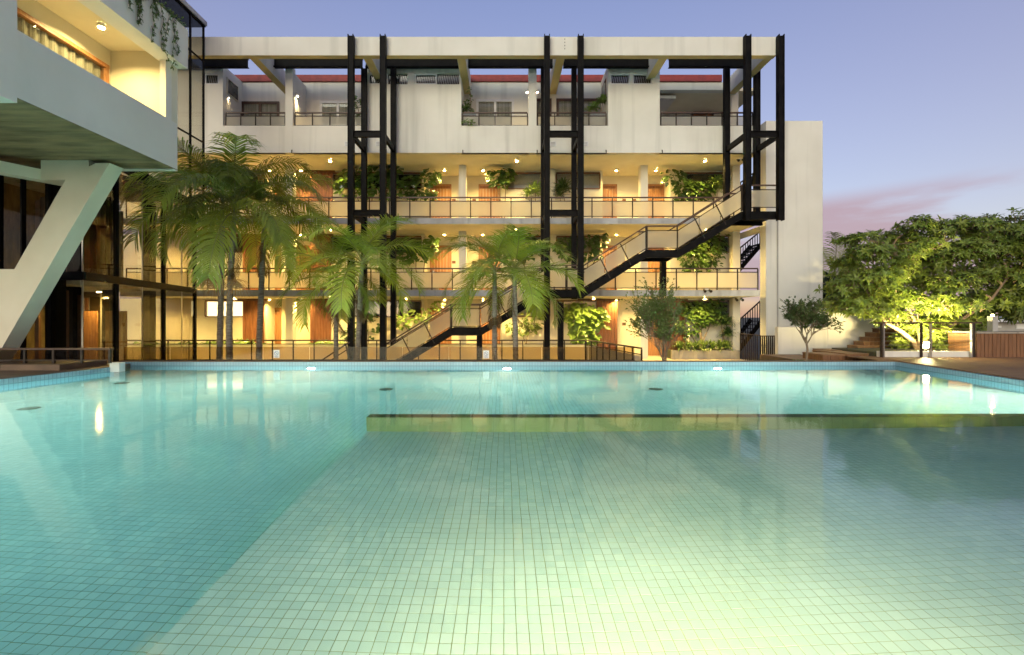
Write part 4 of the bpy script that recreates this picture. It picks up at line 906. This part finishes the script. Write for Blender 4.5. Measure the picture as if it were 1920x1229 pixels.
# raised planter of the ground floor gallery
t = thing('gallery_planter', (XP(1322, 20.9), 20.9, z1), 'long concrete planter with grasses at the right of the ground floor gallery', 'planter')
box('wall', M['concrete'], t, XP(1260, 20.9), XP(1387, 20.9), 20.9, 21.05, z1, ZP(657.5, 20.9)); box('soil', M['ground'], t, XP(1262, 20.9), XP(1373, 20.9), 21.052, 21.95, z1, ZP(659, 20.9))

# ------------------------------------------------------------------ plants
def rv(): 
    v = Vector((R.gauss(0, 1), R.gauss(0, 1), R.gauss(0, 1))); return v.normalized() if v.length > 1e-6 else Vector((0, 0, 1))
def broad(mb, c, rx, ry, rz, n, L, down=0.5):
    c = Vector(c)
    for _ in range(n):
        u = rv(); r = R.random() ** 0.4; p = c + Vector((u.x * rx * r, u.y * ry * r, u.z * rz * r))
        if u.y > 0.5: continue
        d = Vector((u.x * 0.8 + R.uniform(-.5, .5), u.y - 0.3 + R.uniform(-.3, .3), -down + R.uniform(-.5, .6))).normalized(); nrm = Vector((u.x * .6, -1 + R.uniform(-.4, .4), 0.8)).normalized()
        l = L * R.uniform(0.6, 1.25); s = d.cross(nrm)
        if s.length < 1e-3: continue
        s = s.normalized() * l * 0.42; up = s.cross(d).normalized(); 
        mid = p + d * l * 0.35
        mb.add([p, mid + s + up * l * .08, mid - s + up * l * .08, p + d * l * .75 + s * .62, p + d * l * .75 - s * .62, p + d * l * 1.1 - up * l * .15, mid, p + d * l * .75],
               [(0, 1, 6), (0, 6, 2), (1, 3, 7, 6), (6, 7, 4, 2), (3, 5, 7), (7, 5, 4)])
def spiky(mb, c, n, L, w=0.03, spread=1.0):
    c = Vector(c)
    for _ in range(n):
        a = R.random() * 2 * math.pi; el = R.uniform(0.1, 1.45) ; d = Vector((math.cos(a) * math.cos(el) * spread, math.sin(a) * math.cos(el) * spread, math.sin(el))); l = L * R.uniform(0.7, 1.15)
        s = d.cross(Vector((0, 0, 1))); s = (s.normalized() if s.length > 1e-3 else Vector((1, 0, 0))) * w
        p1 = c + d * l * 0.5; p2 = c + d * l * 0.85 - Vector((0, 0, l * .14)); p3 = c + d * l * 1.02 - Vector((0, 0, l * .35))
        mb.add([c - s * .5, c + s * .5, p1 + s, p1 - s, p2 + s * .7, p2 - s * .7, p3], [(0, 1, 2, 3), (3, 2, 4, 5), (5, 4, 6)])
def plant(name, label, cat, base, blobs=(), spikes=(), stems=(), mat='leafA', L=0.26, group='gallery plants', pot=None):
    t = thing(name, base, label, cat, group); base = Vector(base); mb = MB()
    for c, rx, ry, rz, n in blobs: broad(mb, c, rx, ry, rz, n, L)
    for c, n, l in spikes: spiky(mb, c, n, l)
    mb.build('leaves', M[mat], t)
    sb = MB()
    for c, *_ in list(blobs) + list(spikes):
        c = Vector(c); m = base.lerp(c, 0.55) + Vector((R.uniform(-.12, .12), 0, 0)); sb.tube([base + Vector((R.uniform(-.1, .1), 0, 0)), m, c], [0.03, 0.024, 0.012], 6)
    if sb.v: sb.build('stem', M['bark2'], t)
    if pot: box('trough', M['concrete'], t, base.x - pot, base.x + pot, base.y - 0.2, base.y + 0.2, base.z, base.z + 0.45)
    return t
Yp = 21.5
def blob(px, py, rpx, rpy, n, y=Yp): return (P(px, py, y), rpx / FPX * y, 0.28, rpy / FPX * y, n)
def b_(px, z): return (XP(px, Yp), Yp, z)
plant('philodendron', 'large dark leaf mass on the third storey between the left steel columns', 'plant', b_(690, z3), [blob(660, 345, 32, 28, 130), blob(700, 335, 40, 34, 190), blob(735, 340, 26, 36, 130)], pot=1.5, L=0.34)
plant('philodendron', 'glossy climber reaching past the door on the third storey, right of left frame', 'plant', b_(785, z3), [blob(775, 348, 24, 24, 130), blob(808, 330, 16, 17, 80), blob(790, 366, 30, 14, 90)], mat='leafA', pot=0.6)
plant('philodendron', 'top heavy climber over the door left of the third storey window', 'plant', b_(943, z3), [blob(930, 330, 18, 14, 80), blob(948, 328, 14, 15, 80), blob(936, 345, 14, 8, 30)], mat='leafA')
plant('dracaena', 'spiky yellowish plant left of the middle steel frame, third storey', 'plant', b_(1004, z3), [], [(P(1004, 362, Yp), 120, 0.75), (P(990, 368, Yp), 70, 0.55)], mat='leafB', pot=0.5)
plant('dracaena', 'spiky dark plant between the middle steel columns, third storey', 'plant', b_(1056, z3), [], [(P(1056, 358, Yp), 140, 0.8), (P(1050, 368, Yp), 60, 0.6)], mat='leafC', pot=0.5)
plant('philodendron', 'broad leaved bush behind the third storey rail near the stair top', 'plant', b_(1300, z3), [blob(1262, 330, 20, 14, 70), blob(1285, 350, 20, 18, 110), blob(1312, 355, 24, 18, 140), blob(1300, 368, 36, 8, 90)], mat='leafA', pot=1.2)
plant('dracaena', 'spiky plant beside the right steel column, third storey', 'plant', b_(1345, z3), [], [(P(1345, 352, Yp), 130, 0.85), (P(1338, 362, Yp), 60, 0.6)], mat='leafB')
plant('philodendron', 'dark climber at the door of the second storey behind the left frame', 'plant', b_(790, z2), [blob(800, 462, 20, 20, 110), blob(780, 470, 26, 26, 120), blob(750, 470, 26, 26, 120)], mat='leafA', pot=0.8)
plant('philodendron', 'dark leaf mass on the second storey behind the right palms', 'plant', b_(985, z2), [blob(985, 462, 34, 26, 160), blob(955, 470, 20, 22, 80)], mat='leafC', pot=0.8)
plant('philodendron', 'dark hanging plant on the second storey beside the middle frame', 'plant', b_(1095, z2), [blob(1065, 465, 24, 24, 140), blob(1105, 462, 28, 26, 170), blob(1125, 447, 14, 10, 40)], mat='leafC', pot=1.0)
plant('philodendron', 'leafy wall of green on the second storey under the stair', 'plant', b_(1320, z2), [blob(1300, 478, 26, 24, 220), blob(1330, 468, 26, 30, 260), blob(1352, 452, 14, 20, 90), blob(1315, 500, 40, 12, 120)], mat='leafA', L=0.2, pot=1.2)
plant('philodendron', 'large leaved plant at the ground floor right of the middle frame post', 'plant', b_(1098, z1), [blob(1080, 590, 22, 26, 120), blob(1108, 590, 26, 26, 150), blob(1095, 625, 28, 20, 130), blob(1125, 600, 14, 22, 60)], mat='leafB', L=0.32, pot=0.9)
plant('philodendron', 'sparse climber above the lower stair rail, left of the landing', 'plant', b_(790, z1), [blob(755, 603, 16, 18, 70), blob(790, 590, 20, 18, 70), blob(820, 570, 10, 12, 24)], mat='leafB', L=0.2)
plant('philodendron', 'brown and green climber behind the right palm trunks at ground floor', 'plant', b_(985, z1), [blob(975, 615, 26, 16, 90), blob(1000, 598, 20, 26, 90)], mat='leafS', L=0.2)
plant('philodendron', 'dark leaves behind the left steel columns at ground floor', 'plant', b_(690, z1), [blob(690, 610, 18, 26, 60), blob(655, 625, 10, 14, 30)], mat='leafC', L=0.24)
plant('philodendron', 'thick green wall plant over the concrete planter at ground floor', 'plant', (XP(1315, 21.5), 21.5, z1 + 0.4), [blob(1300, 580, 24, 18, 180), blob(1320, 590, 24, 24, 220), blob(1290, 610, 24, 24, 150), blob(1340, 575, 18, 16, 90)], mat='leafA', L=0.2)
plant('dracaena', 'bushy spiky plant at the right end of the concrete planter', 'plant', (XP(1358, 21.4), 21.4, z1 + 0.4), [], [(P(1358, 610, 21.4), 170, 0.75), (P(1350, 600, 21.4), 100, 0.6), (P(1365, 630, 21.4), 120, 0.6)], mat='leafC')
plant('grass_tufts', 'arching grasses spilling over the concrete planter edge', 'grass', (XP(1310, 21.1), 21.1, z1 + 0.42), [], [(P(px, 655, 21.1), 60, 0.6) for px in (1275, 1290, 1305, 1320, 1335, 1350, 1362)], mat='leafB')
plant('border_plants', 'row of pale leaved border plants under the lit strip window', 'plant', (XP(450, 20.9), 20.9, z1), [blob(px, 646, 12, 8, 40, 20.9) for px in (395, 410, 425, 440, 455, 470, 480)], mat='leafB', L=0.22)
plant('border_plants', 'row of pale leaved border plants left of the left steel frame', 'plant', (XP(610, 20.9), 20.9, z1), [blob(px, 645, 12, 7, 40, 20.9) for px in (590, 605, 620, 640)], mat='leafB', L=0.2)
plant('border_plants', 'low pale border plants inside the glass lobby corner', 'plant', (XP(330, 20.9), 20.9, z1), [blob(px, 648, 14, 10, 30, 20.9) for px in (270, 300, 335, 350)], mat='leafC', L=0.26)
# top storey balcony plants
def b4(px): return (XP(px, 20.1), 20.1, PT)
plant('balcony_shrub', 'bright leafy shrub beside the left steel column on a top balcony', 'plant', b4(674), [blob(671, 200, 9, 22, 110, 20.0), blob(668, 222, 8, 12, 60, 20.0)], mat='leafB', L=0.16, group='balcony plants')
plant('potted_plant', 'yellowish stalked plant in a grey trough on a top balcony', 'plant', b4(880), [blob(882, 172, 5, 6, 16, 20.0), blob(880, 192, 8, 6, 24, 20.0), blob(876, 204, 12, 5, 50, 20.0)], [(P(874, 207, 20.0), 30, 0.45)], mat='leafB', L=0.14, group='balcony plants')
plant('trailing_plant', 'small trailing green plant at the foot of the balcony corner', 'plant', (XP(880, 19.55), 19.55, PT), [blob(878, 229, 14, 4, 70, 19.55)], mat='leafB', L=0.1, group='balcony plants')
plant('palm_shrub', 'spiky yellow green palm shrub leaning over a top balcony rail', 'plant', b4(1118), [], [(P(1130, 192, 20.0), 130, 0.42), (P(1115, 203, 20.0), 80, 0.4), (P(1105, 208, 20.0), 40, 0.3)], mat='leafB', group='balcony plants')
for x0_, x1_, lab in ((866, 893, 'grey planter trough behind the rail at the left of a balcony'), (1104, 1137, 'grey planter trough behind the rail under the palm shrub')):
    t = thing('planter_trough', (XP((x0_ + x1_) / 2, 20), 20, L4), lab, 'planter'); mb = MB(); mb.box(XP(x0_, 20) + 0.05, XP(x1_, 20), 19.84, 20.15, L4, ZP(213, 19.9)); mb.build('box', M['slab'], t)

# ------------------------------------------------------------------ palms
def frond_mesh(name, el, L, droop, nl, ll, mat, wl_=0.038, seed=0, gv=(0.3, 0.55)):
    rr = random.Random(seed); m, = (14,); pts = [Vector((0, 0, 0))]; a = el
    for i in range(m):
        a -= droop / m * (0.5 + 1.0 * i / m); pts.append(pts[-1] + Vector((math.cos(a), 0, math.sin(a))) * (L / m))
    ra = MB(); ra.tube(pts, [0.022 * (1 - 0.85 * i / m) + 0.003 for i in range(m + 1)], 5)
    lf = MB()
    for k in range(nl):
        f = 0.16 + 0.84 * (k + 0.5) / nl; q = f * m; i = min(int(q), m - 1); p = pts[i].lerp(pts[i + 1], q - i); d = (pts[i + 1] - pts[i]).normalized()
        up = Vector((-d.z, 0, d.x)); lw = ll * (0.55 + 0.75 * math.sin(math.pi * min(1, f * 0.95 + 0.03)) ** 0.7) * rr.uniform(0.85, 1.1)
        for s in (-1, 1):
            d0 = (d * (0.45 + 0.5 * f) + Vector((0, s, 0)) * 0.95 + up * rr.uniform(0.1, 0.4)).normalized()
            g = Vector((0, 0, -1)); g1 = rr.uniform(*gv)
            p1 = p + d0 * lw * 0.35; d1 = (d0 + g * g1).normalized(); p2 = p1 + d1 * lw * 0.35; d2 = (d1 + g * g1 * 1.2).normalized(); p3 = p2 + d2 * lw * 0.35
            sd = d0.cross(up); sd = (sd.normalized() if sd.length > 1e-3 else d) * wl_
            lf.add([p - sd * .4, p + sd * .4, p1 + sd * .5, p1 - sd * .5, p2 + sd * .4, p2 - sd * .4, p3], [(0, 1, 2, 3), (3, 2, 4, 5), (5, 4, 6)])
    b = len(ra.f); ra.add(lf.v, lf.f); me = ra.mesh(name); me.materials.append(M['rachis']); me.materials.append(M[mat])
    idx = [0] * b + [1] * (len(ra.f) - b); me.polygons.foreach_set('material_index', idx); return me
def fset(mat, L, ll, nl, els, droop, sd, gv=(0.3, 0.55), wl_=0.034):
    return [(e, frond_mesh('frond', math.radians(e), L, math.radians(droop + (80 - e) * 0.25), nl, ll, mat, seed=sd + i, gv=gv, wl_=wl_)) for i, e in enumerate(els)]
FA = fset('frond', 3.3, 0.74, 42, (84, 68, 50, 34, 18, 0), 100, 1, (0.4, 0.75), 0.044)
FB = fset('frond2', 2.6, 0.58, 44, (84, 68, 52, 36, 20, 2), 92, 50, (0.12, 0.36))
def palm(label, base, top, fs, nfr, scale=1.0, shaft=0.75, r=0.085, group='palms behind the pool', rot0=0.0, stalks=0, elr=(85, -5), bend=0.12, dead=1):
    base, top = Vector(base), Vector(top); t = thing('palm_tree', base, label, 'palm', group); h = top - base; n = 40
    side = Vector((h.x, 0, 0)); pts, rad = [], []
    for i in range(n + 1):
        f = i / n; p = base + Vector((h.x * f ** 1.7, h.y * f, h.z * f)) + Vector((bend * math.sin(f * math.pi), 0, 0)); pts.append(p); rad.append(r * (1.25 - 0.35 * f) * (1.06 if i % 2 else 0.97))
    k = int(n * (1 - shaft / max(h.length, 0.1))); k = max(2, min(n - 3, k))
    MB().tube(pts[:k + 1], rad[:k + 1], 10).build('trunk', M['bark'], t, smooth=False)
    MB().tube(pts[k:], [r * (1.0 - 0.45 * j / (n - k)) for j in range(n - k + 1)], 10).build('crownshaft', M['shaft'], t, smooth=True)
    tip = pts[-1]
    for i in range(nfr):
        f = (i + 0.5) / nfr; el = elr[0] + (elr[1] - elr[0]) * f ** 0.9; az = rot0 + i * 2.39996
        e0, me = min(fs, key=lambda q: abs(q[0] - el)); dlt = math.radians(el - e0) * 0.9; s = scale * R.uniform(0.88, 1.08) * (0.92 if f < 0.08 else 1)
        link('frond', me, None, t, tuple(tip - Vector((0, 0, 0.25 * f))), (R.uniform(-.25, .25), -dlt, az), (s, s, s))
    for q in range(dead):
        link('dead_frond', FD[q % len(FD)][1], None, t, tuple(pts[k + 1]), (0, 0.2, rot0 + 1.3 + 2.6 * q), (0.8, 0.8, 0.8))
    for q in range(stalks):
        a0 = rot0 + q * 2.3; mb = MB(); o = pts[int(n * 0.60)].copy()
        sx = (-1, 1)[q % 2]; end = o + Vector((sx * 0.42, -0.32, -0.30))
        mb.tube([o, o + (end - o) * 0.5 + Vector((0, 0, 0.1)), end], [0.02, 0.016, 0.012], 5)
        for _ in range(95):
            d = Vector((R.uniform(-.7, .7) + sx * .25, R.uniform(-.6, .4), R.uniform(-1.1, 0.1))); p = o.lerp(end, R.uniform(.3, 1)); L = R.uniform(.35, .75)
            mid = p + d.normalized() * L * .5 + Vector((R.uniform(-.06, .06), 0, .04)); mb.tube([p, mid, mid + (d + Vector((0, 0, -.5))).normalized() * L * .5], [.007, .005, .003], 3, False)
        mb.build('fruit_stalk', M['dry'], t)
    return t
M['deadleaf'] = leafmat('dead_frond_brown', (0.11, 0.075, 0.03), (0.17, 0.12, 0.05), 0.8)
FD = fset('deadleaf', 1.9, 0.42, 30, (-55, -68), 60, 70, (0.6, 0.9), 0.03)
def PB(px, Y): return (XP(px, Y), Y, GZ)
palm('tall dark palm with pale trunk and dry fruit stalks, middle of the left trio', PB(431, 15.0), P(441, 388, 15.0), FA, 16, 1.08, 1.1, 0.085, stalks=2, rot0=0.5, bend=-0.05)
palm('palm with the leftmost trunk of the left trio, before the glass lobby', PB(411, 15.9), P(418, 372, 15.9), FA, 12, 1.05, 0.9, 0.085, rot0=2.0, bend=0.03, stalks=1)
palm('palm with the rightmost trunk of the left trio, left of the sign', PB(485, 16.2), P(497, 398, 16.2), FA, 13, 0.95, 0.9, 0.085, rot0=4.0, bend=0.02)
palm('light green palm with curved trunk before the left steel frame', PB(668, 14.4), P(679, 487, 14.4), FB, 15, 0.94, 0.6, 0.075, rot0=1.0, bend=0.04)
palm('small light green palm with thin straight trunk left of the curved one', PB(630, 14.8), P(631, 515, 14.8), FB, 12, 0.85, 0.6, 0.065, rot0=3.0, bend=0.0)
palm('light green palm right of the pool sign, with the left trunk of two', PB(929, 14.4), P(928, 500, 14.4), FB, 14, 0.86, 0.6, 0.075, rot0=0.3, bend=-0.03)
palm('light green palm by the middle steel frame, with the right trunk of two', PB(967, 14.1), P(964, 505, 14.1), FB, 13, 0.9, 0.5, 0.075, rot0=2.2, bend=0.0)

# ------------------------------------------------------------------ shrubs and trees
def twigs(base, h, spread, depth, leafL, leafW, lmat, label, name='small_tree', cat='tree', group=None, nb=4, seed=1, trunk=0.35, r0=0.035, stems=1, dens=5, soil=True, lo=.35):
    rr = random.Random(seed); base = Vector(base); t = thing(name, base, label, cat, group); br, lf = MB(), MB()
    def leaf(p, d):
        d = (d + Vector((rr.uniform(-.8, .8), rr.uniform(-.8, .8), rr.uniform(-.5, .6)))).normalized(); leafquad(lf, p, d, (rr.uniform(-.5, .5), -.5 + rr.uniform(-.5, .5), 1), leafL * rr.uniform(.6, 1.2), leafW * rr.uniform(.7, 1.2))
    def grow(p, d, L, r, k):
        q = p + d * L * .5 + Vector((rr.uniform(-.05, .05) * L, rr.uniform(-.05, .05) * L, 0)); e = p + d * L
        br.tube([p, q, e], [r, r * .85, r * .65], 5, False)
        if k <= 1:
            for _ in range(dens):
                f = rr.random(); leaf(p.lerp(e, f), d)
            if k <= 0:
                for _ in range(3): leaf(e, d)
                return
        for i in range(nb if k > 1 else nb - 1):
            a = rr.random() * 2 * math.pi; sp_ = spread * rr.uniform(.6, 1.2); o = d.orthogonal().normalized(); o2 = d.cross(o); nd = (d + (o * math.cos(a) + o2 * math.sin(a)) * sp_ + Vector((0, 0, .12))).normalized()
            grow(p.lerp(e, rr.uniform(lo, 1.0)), nd, L * rr.uniform(.5, .95), r * .6, k - 1)
    for s in range(stems):
        d = Vector((rr.uniform(-.45, .45) * (stems > 1), rr.uniform(-.2, .2) * (stems > 1), 1)).normalized(); grow(base, d, h * trunk, r0, depth)
    br.build('trunk', M['bark2'], t); lf.build('crown', M[lmat], t)
    if soil:
        g = MB()
        for _ in range(160): a = rr.random() * 6.28; q = rr.random() ** .5 * .38; leafquad(g, base + Vector((math.cos(a) * q, math.sin(a) * q, 0.02)), (rr.uniform(-1, 1), rr.uniform(-1, 1), .5), (0, 0, 1), .09, .04)
        g.build('ground_cover', M['leafB'], t)
twigs((XP(1247, 13.7), 13.7, RIM - 0.2), 2.9, 0.45, 5, 0.085, 0.042, 'leafS', 'airy dark small tree before the ground floor doors, right of the ramp rail', seed=4, trunk=0.30, nb=3, r0=0.02, stems=6, dens=3, lo=.2, group='small trees by the pool')
twigs((XP(1511, 13.8), 13.8, 0.0), 2.8, 0.58, 5, 0.10, 0.042, 'leafS', 'small round tree standing alone before the white tower wall', seed=23, trunk=0.28, nb=4, r0=0.036, dens=2, lo=.5, group='small trees by the pool')
tr_ = thing('garden_hose', (XP(1511, 13.8), 13.8, -0.01), 'coiled pale hose lying round the foot of the small tree', 'hose')
MB().tube([(XP(1511, 13.8) + 0.45 * math.cos(a_), 13.8 + 0.3 * math.sin(a_), 0.02 + 0.01 * (k_ % 2)) for k_, a_ in enumerate([q * 0.35 for q in range(40)])], 0.018, 6).build('coil', M['metal'], tr_)

def bigtree(label, base, limbs, lobes, nros, leafL, seed, group='trees on the right', mat='leafT'):
    rr = random.Random(seed); t = thing('leafy_tree', base, label, 'tree', group); br = MB()
    for pts, r0, r1 in limbs:
        n = len(pts); br.tube(pts, [r0 + (r1 - r0) * i / (n - 1) for i in range(n)], 8)
    tot = sum(l[1] * l[2] * l[3] for l in lobes); lf = MB()
    pool_ = [Vector(a).lerp(Vector(b), q) for p in limbs for a, b in zip(p[0][1:-1], p[0][2:]) for q in (0.3, 0.65, 1.0)]
    for c, rx, ry, rz in lobes:
        c = Vector(c); k = int(nros * (rx * ry * rz / tot * .6 + .4 / len(lobes)))
        rx, ry, rz = rx * 1.15, ry * 1.1, rz * 1.15
        e = min(pool_, key=lambda e: (e - c).length + (0.6 if e.z > c.z else 0)); br.tube([e, e.lerp(c, .35) + Vector((rr.uniform(-.15, .15), rr.uniform(-.1, .1), .12)), e.lerp(c, .7) + Vector((rr.uniform(-.15, .15), 0, .08)), c], [.034, .028, .02, .012], 5, False)
        for _ in range(k):
            u = Vector((rr.gauss(0, 1), rr.gauss(0, 1), rr.gauss(0, 1))).normalized(); q = rr.random() ** .45 * rr.uniform(.85, 1.12); p = c + Vector((u.x * rx * q, u.y * ry * q, u.z * rz * q))
            ax = (u * .7 + Vector((rr.uniform(-.4, .4), rr.uniform(-.4, .4), .55))).normalized(); o = ax.orthogonal().normalized(); o2 = ax.cross(o)
            if rr.random() < .22:
                br.tube([c, c.lerp(p, .5) + Vector((rr.uniform(-.12, .12), rr.uniform(-.1, .1), rr.uniform(-.12, .05))), p], [.014, .010, .006], 4, False)
            br.tube([p - ax * .22, p], [.010, .006], 3, False)
            m = rr.randint(6, 9); a0 = rr.random() * 6.28
            for i in range(m):
                a = a0 + i * 6.28 / m + rr.uniform(-.3, .3); d = (ax * rr.uniform(.1, .7) + (o * math.cos(a) + o2 * math.sin(a))).normalized(); L = leafL * rr.uniform(.6, 1.2); s = d.cross(ax).normalized() * L * .16; up = s.cross(d).normalized()
                if up.z < 0: up = -up
                m1 = p + d * L * .4 + up * L * .04; m2 = p + d * L * .75 - up * L * .05; tip = p + d * L * 1.05 - up * L * .2 - Vector((0, 0, L * .12))
                lf.add([p, m1 + s, m1 - s, m2 + s * .75, m2 - s * .75, tip, m1 - up * L * .03, m2 - up * L * .03], [(0, 1, 6), (0, 6, 2), (1, 3, 7, 6), (6, 7, 4, 2), (3, 5, 7), (7, 5, 4)])
    br.build('trunk', M['bark2'], t); lf.build('crown', M[mat], t)
TY = 15.2
def lobe(px, py, rpx, rpy, y=TY, ry=1.2): return (P(px, py, y), rpx / FPX * y, ry, rpy / FPX * y)
B0 = P(1722, 664, TY)
bigtree('broad leafy tree lit from below by the bollard lamp, right of the steps', B0,
        [([B0, P(1712, 640, TY), P(1690, 622, TY), P(1660, 605, TY - .1), P(1640, 578, TY - .2), P(1625, 545, TY - .3)], .085, .03), ([B0, P(1726, 632, TY), P(1715, 600, TY + .2), P(1690, 555, TY + .2), P(1678, 510, TY + .2), P(1668, 470, TY)], .075, .02),
         ([B0, P(1740, 625, TY + .1), P(1760, 580, TY + .3), P(1748, 510, TY + .3), P(1745, 470, TY)], .07, .02), ([B0, P(1760, 625, TY), P(1815, 592, TY - .2), P(1860, 560, TY - .2), P(1890, 520, TY)], .075, .025)],
        [lobe(a, b, c, d, TY + 0.6 * math.sin(a * 0.7 + b), 0.75) for a, b, c, d in ((1575, 537, 20, 15), (1605, 520, 24, 20), (1592, 490, 18, 12), (1625, 470, 22, 17), (1640, 522, 26, 20), (1612, 556, 24, 12), (1665, 450, 22, 16), (1690, 480, 26, 20), (1716, 424, 20, 14),
         (1735, 455, 24, 18), (1672, 512, 24, 18), (1720, 512, 28, 22), (1762, 482, 26, 20), (1785, 425, 24, 16), (1826, 424, 22, 16), (1812, 465, 28, 20), (1770, 532, 28, 22), (1822, 516, 28, 22), (1852, 470, 24, 18), (1690, 560, 28, 16), (1740, 566, 28, 16), (1792, 572, 28, 16), (1842, 560, 24, 16), (1660, 548, 20, 12), (1600, 448, 8, 6))]
        + [lobe(1755, 622, 34, 22, TY + .1, .5), lobe(1790, 628, 32, 24, TY + .1, .4), lobe(1765, 646, 28, 14, TY, .3), lobe(1580, 572, 22, 14), lobe(1630, 580, 20, 14), lobe(1812, 612, 20, 20, TY, .4), lobe(1690, 640, 16, 18, TY + .4, .3), lobe(1665, 590, 26, 18, TY + .3, .5), lobe(1710, 605, 30, 18, TY + .4, .5), lobe(1770, 600, 40, 20, TY + .4, .6), lobe(1830, 600, 22, 16, TY + .4, .5)], 3300, 0.20, 5)
B1 = P(1990, 670, 15.6)
bigtree('dense dark tree at the right edge of the picture', B1, [([B1, P(1985, 600, 15.6), P(1960, 540, 15.6), P(1930, 480, 15.5)], .16, .04), ([B1, P(1995, 580, 15.6), P(2010, 500, 15.6)], .14, .04)],
        [lobe(1880, 440, 46, 36, 15.6), lobe(1930, 440, 60, 34, 15.6), lobe(1910, 510, 70, 60, 15.6), lobe(1960, 560, 80, 44, 15.6), lobe(1890, 570, 50, 24, 15.6), lobe(2010, 480, 60, 70, 15.6)], 1900, 0.22, 9)
# dark growth behind the white garden wall
BK = fset('frond', 3.4, 0.6, 40, (82, 66, 50, 30, 10), 60, 90)
for px, py, yy, sc_, lab in ((1562, 520, 24, 1.0, 'dark palm rising behind the garden wall beside the tower'), (1590, 545, 23, .8, 'low dark palm behind the garden wall, left of the leafy tree'), (1548, 560, 22, .7, 'small dark palm tight against the tower edge')):
    palm(lab, (XP(px, yy), yy, GZ), P(px, py, yy), BK, 13, sc_, 0.4, 0.12, 'dark palms beyond the wall', rot0=px * .1)
bigtree('dark dense bush behind the garden wall under the dark palms', (XP(1590, 20), 20, GZ), [([(XP(1590, 20), 20, GZ), P(1592, 560, 20), P(1600, 540, 20)], .1, .05)],
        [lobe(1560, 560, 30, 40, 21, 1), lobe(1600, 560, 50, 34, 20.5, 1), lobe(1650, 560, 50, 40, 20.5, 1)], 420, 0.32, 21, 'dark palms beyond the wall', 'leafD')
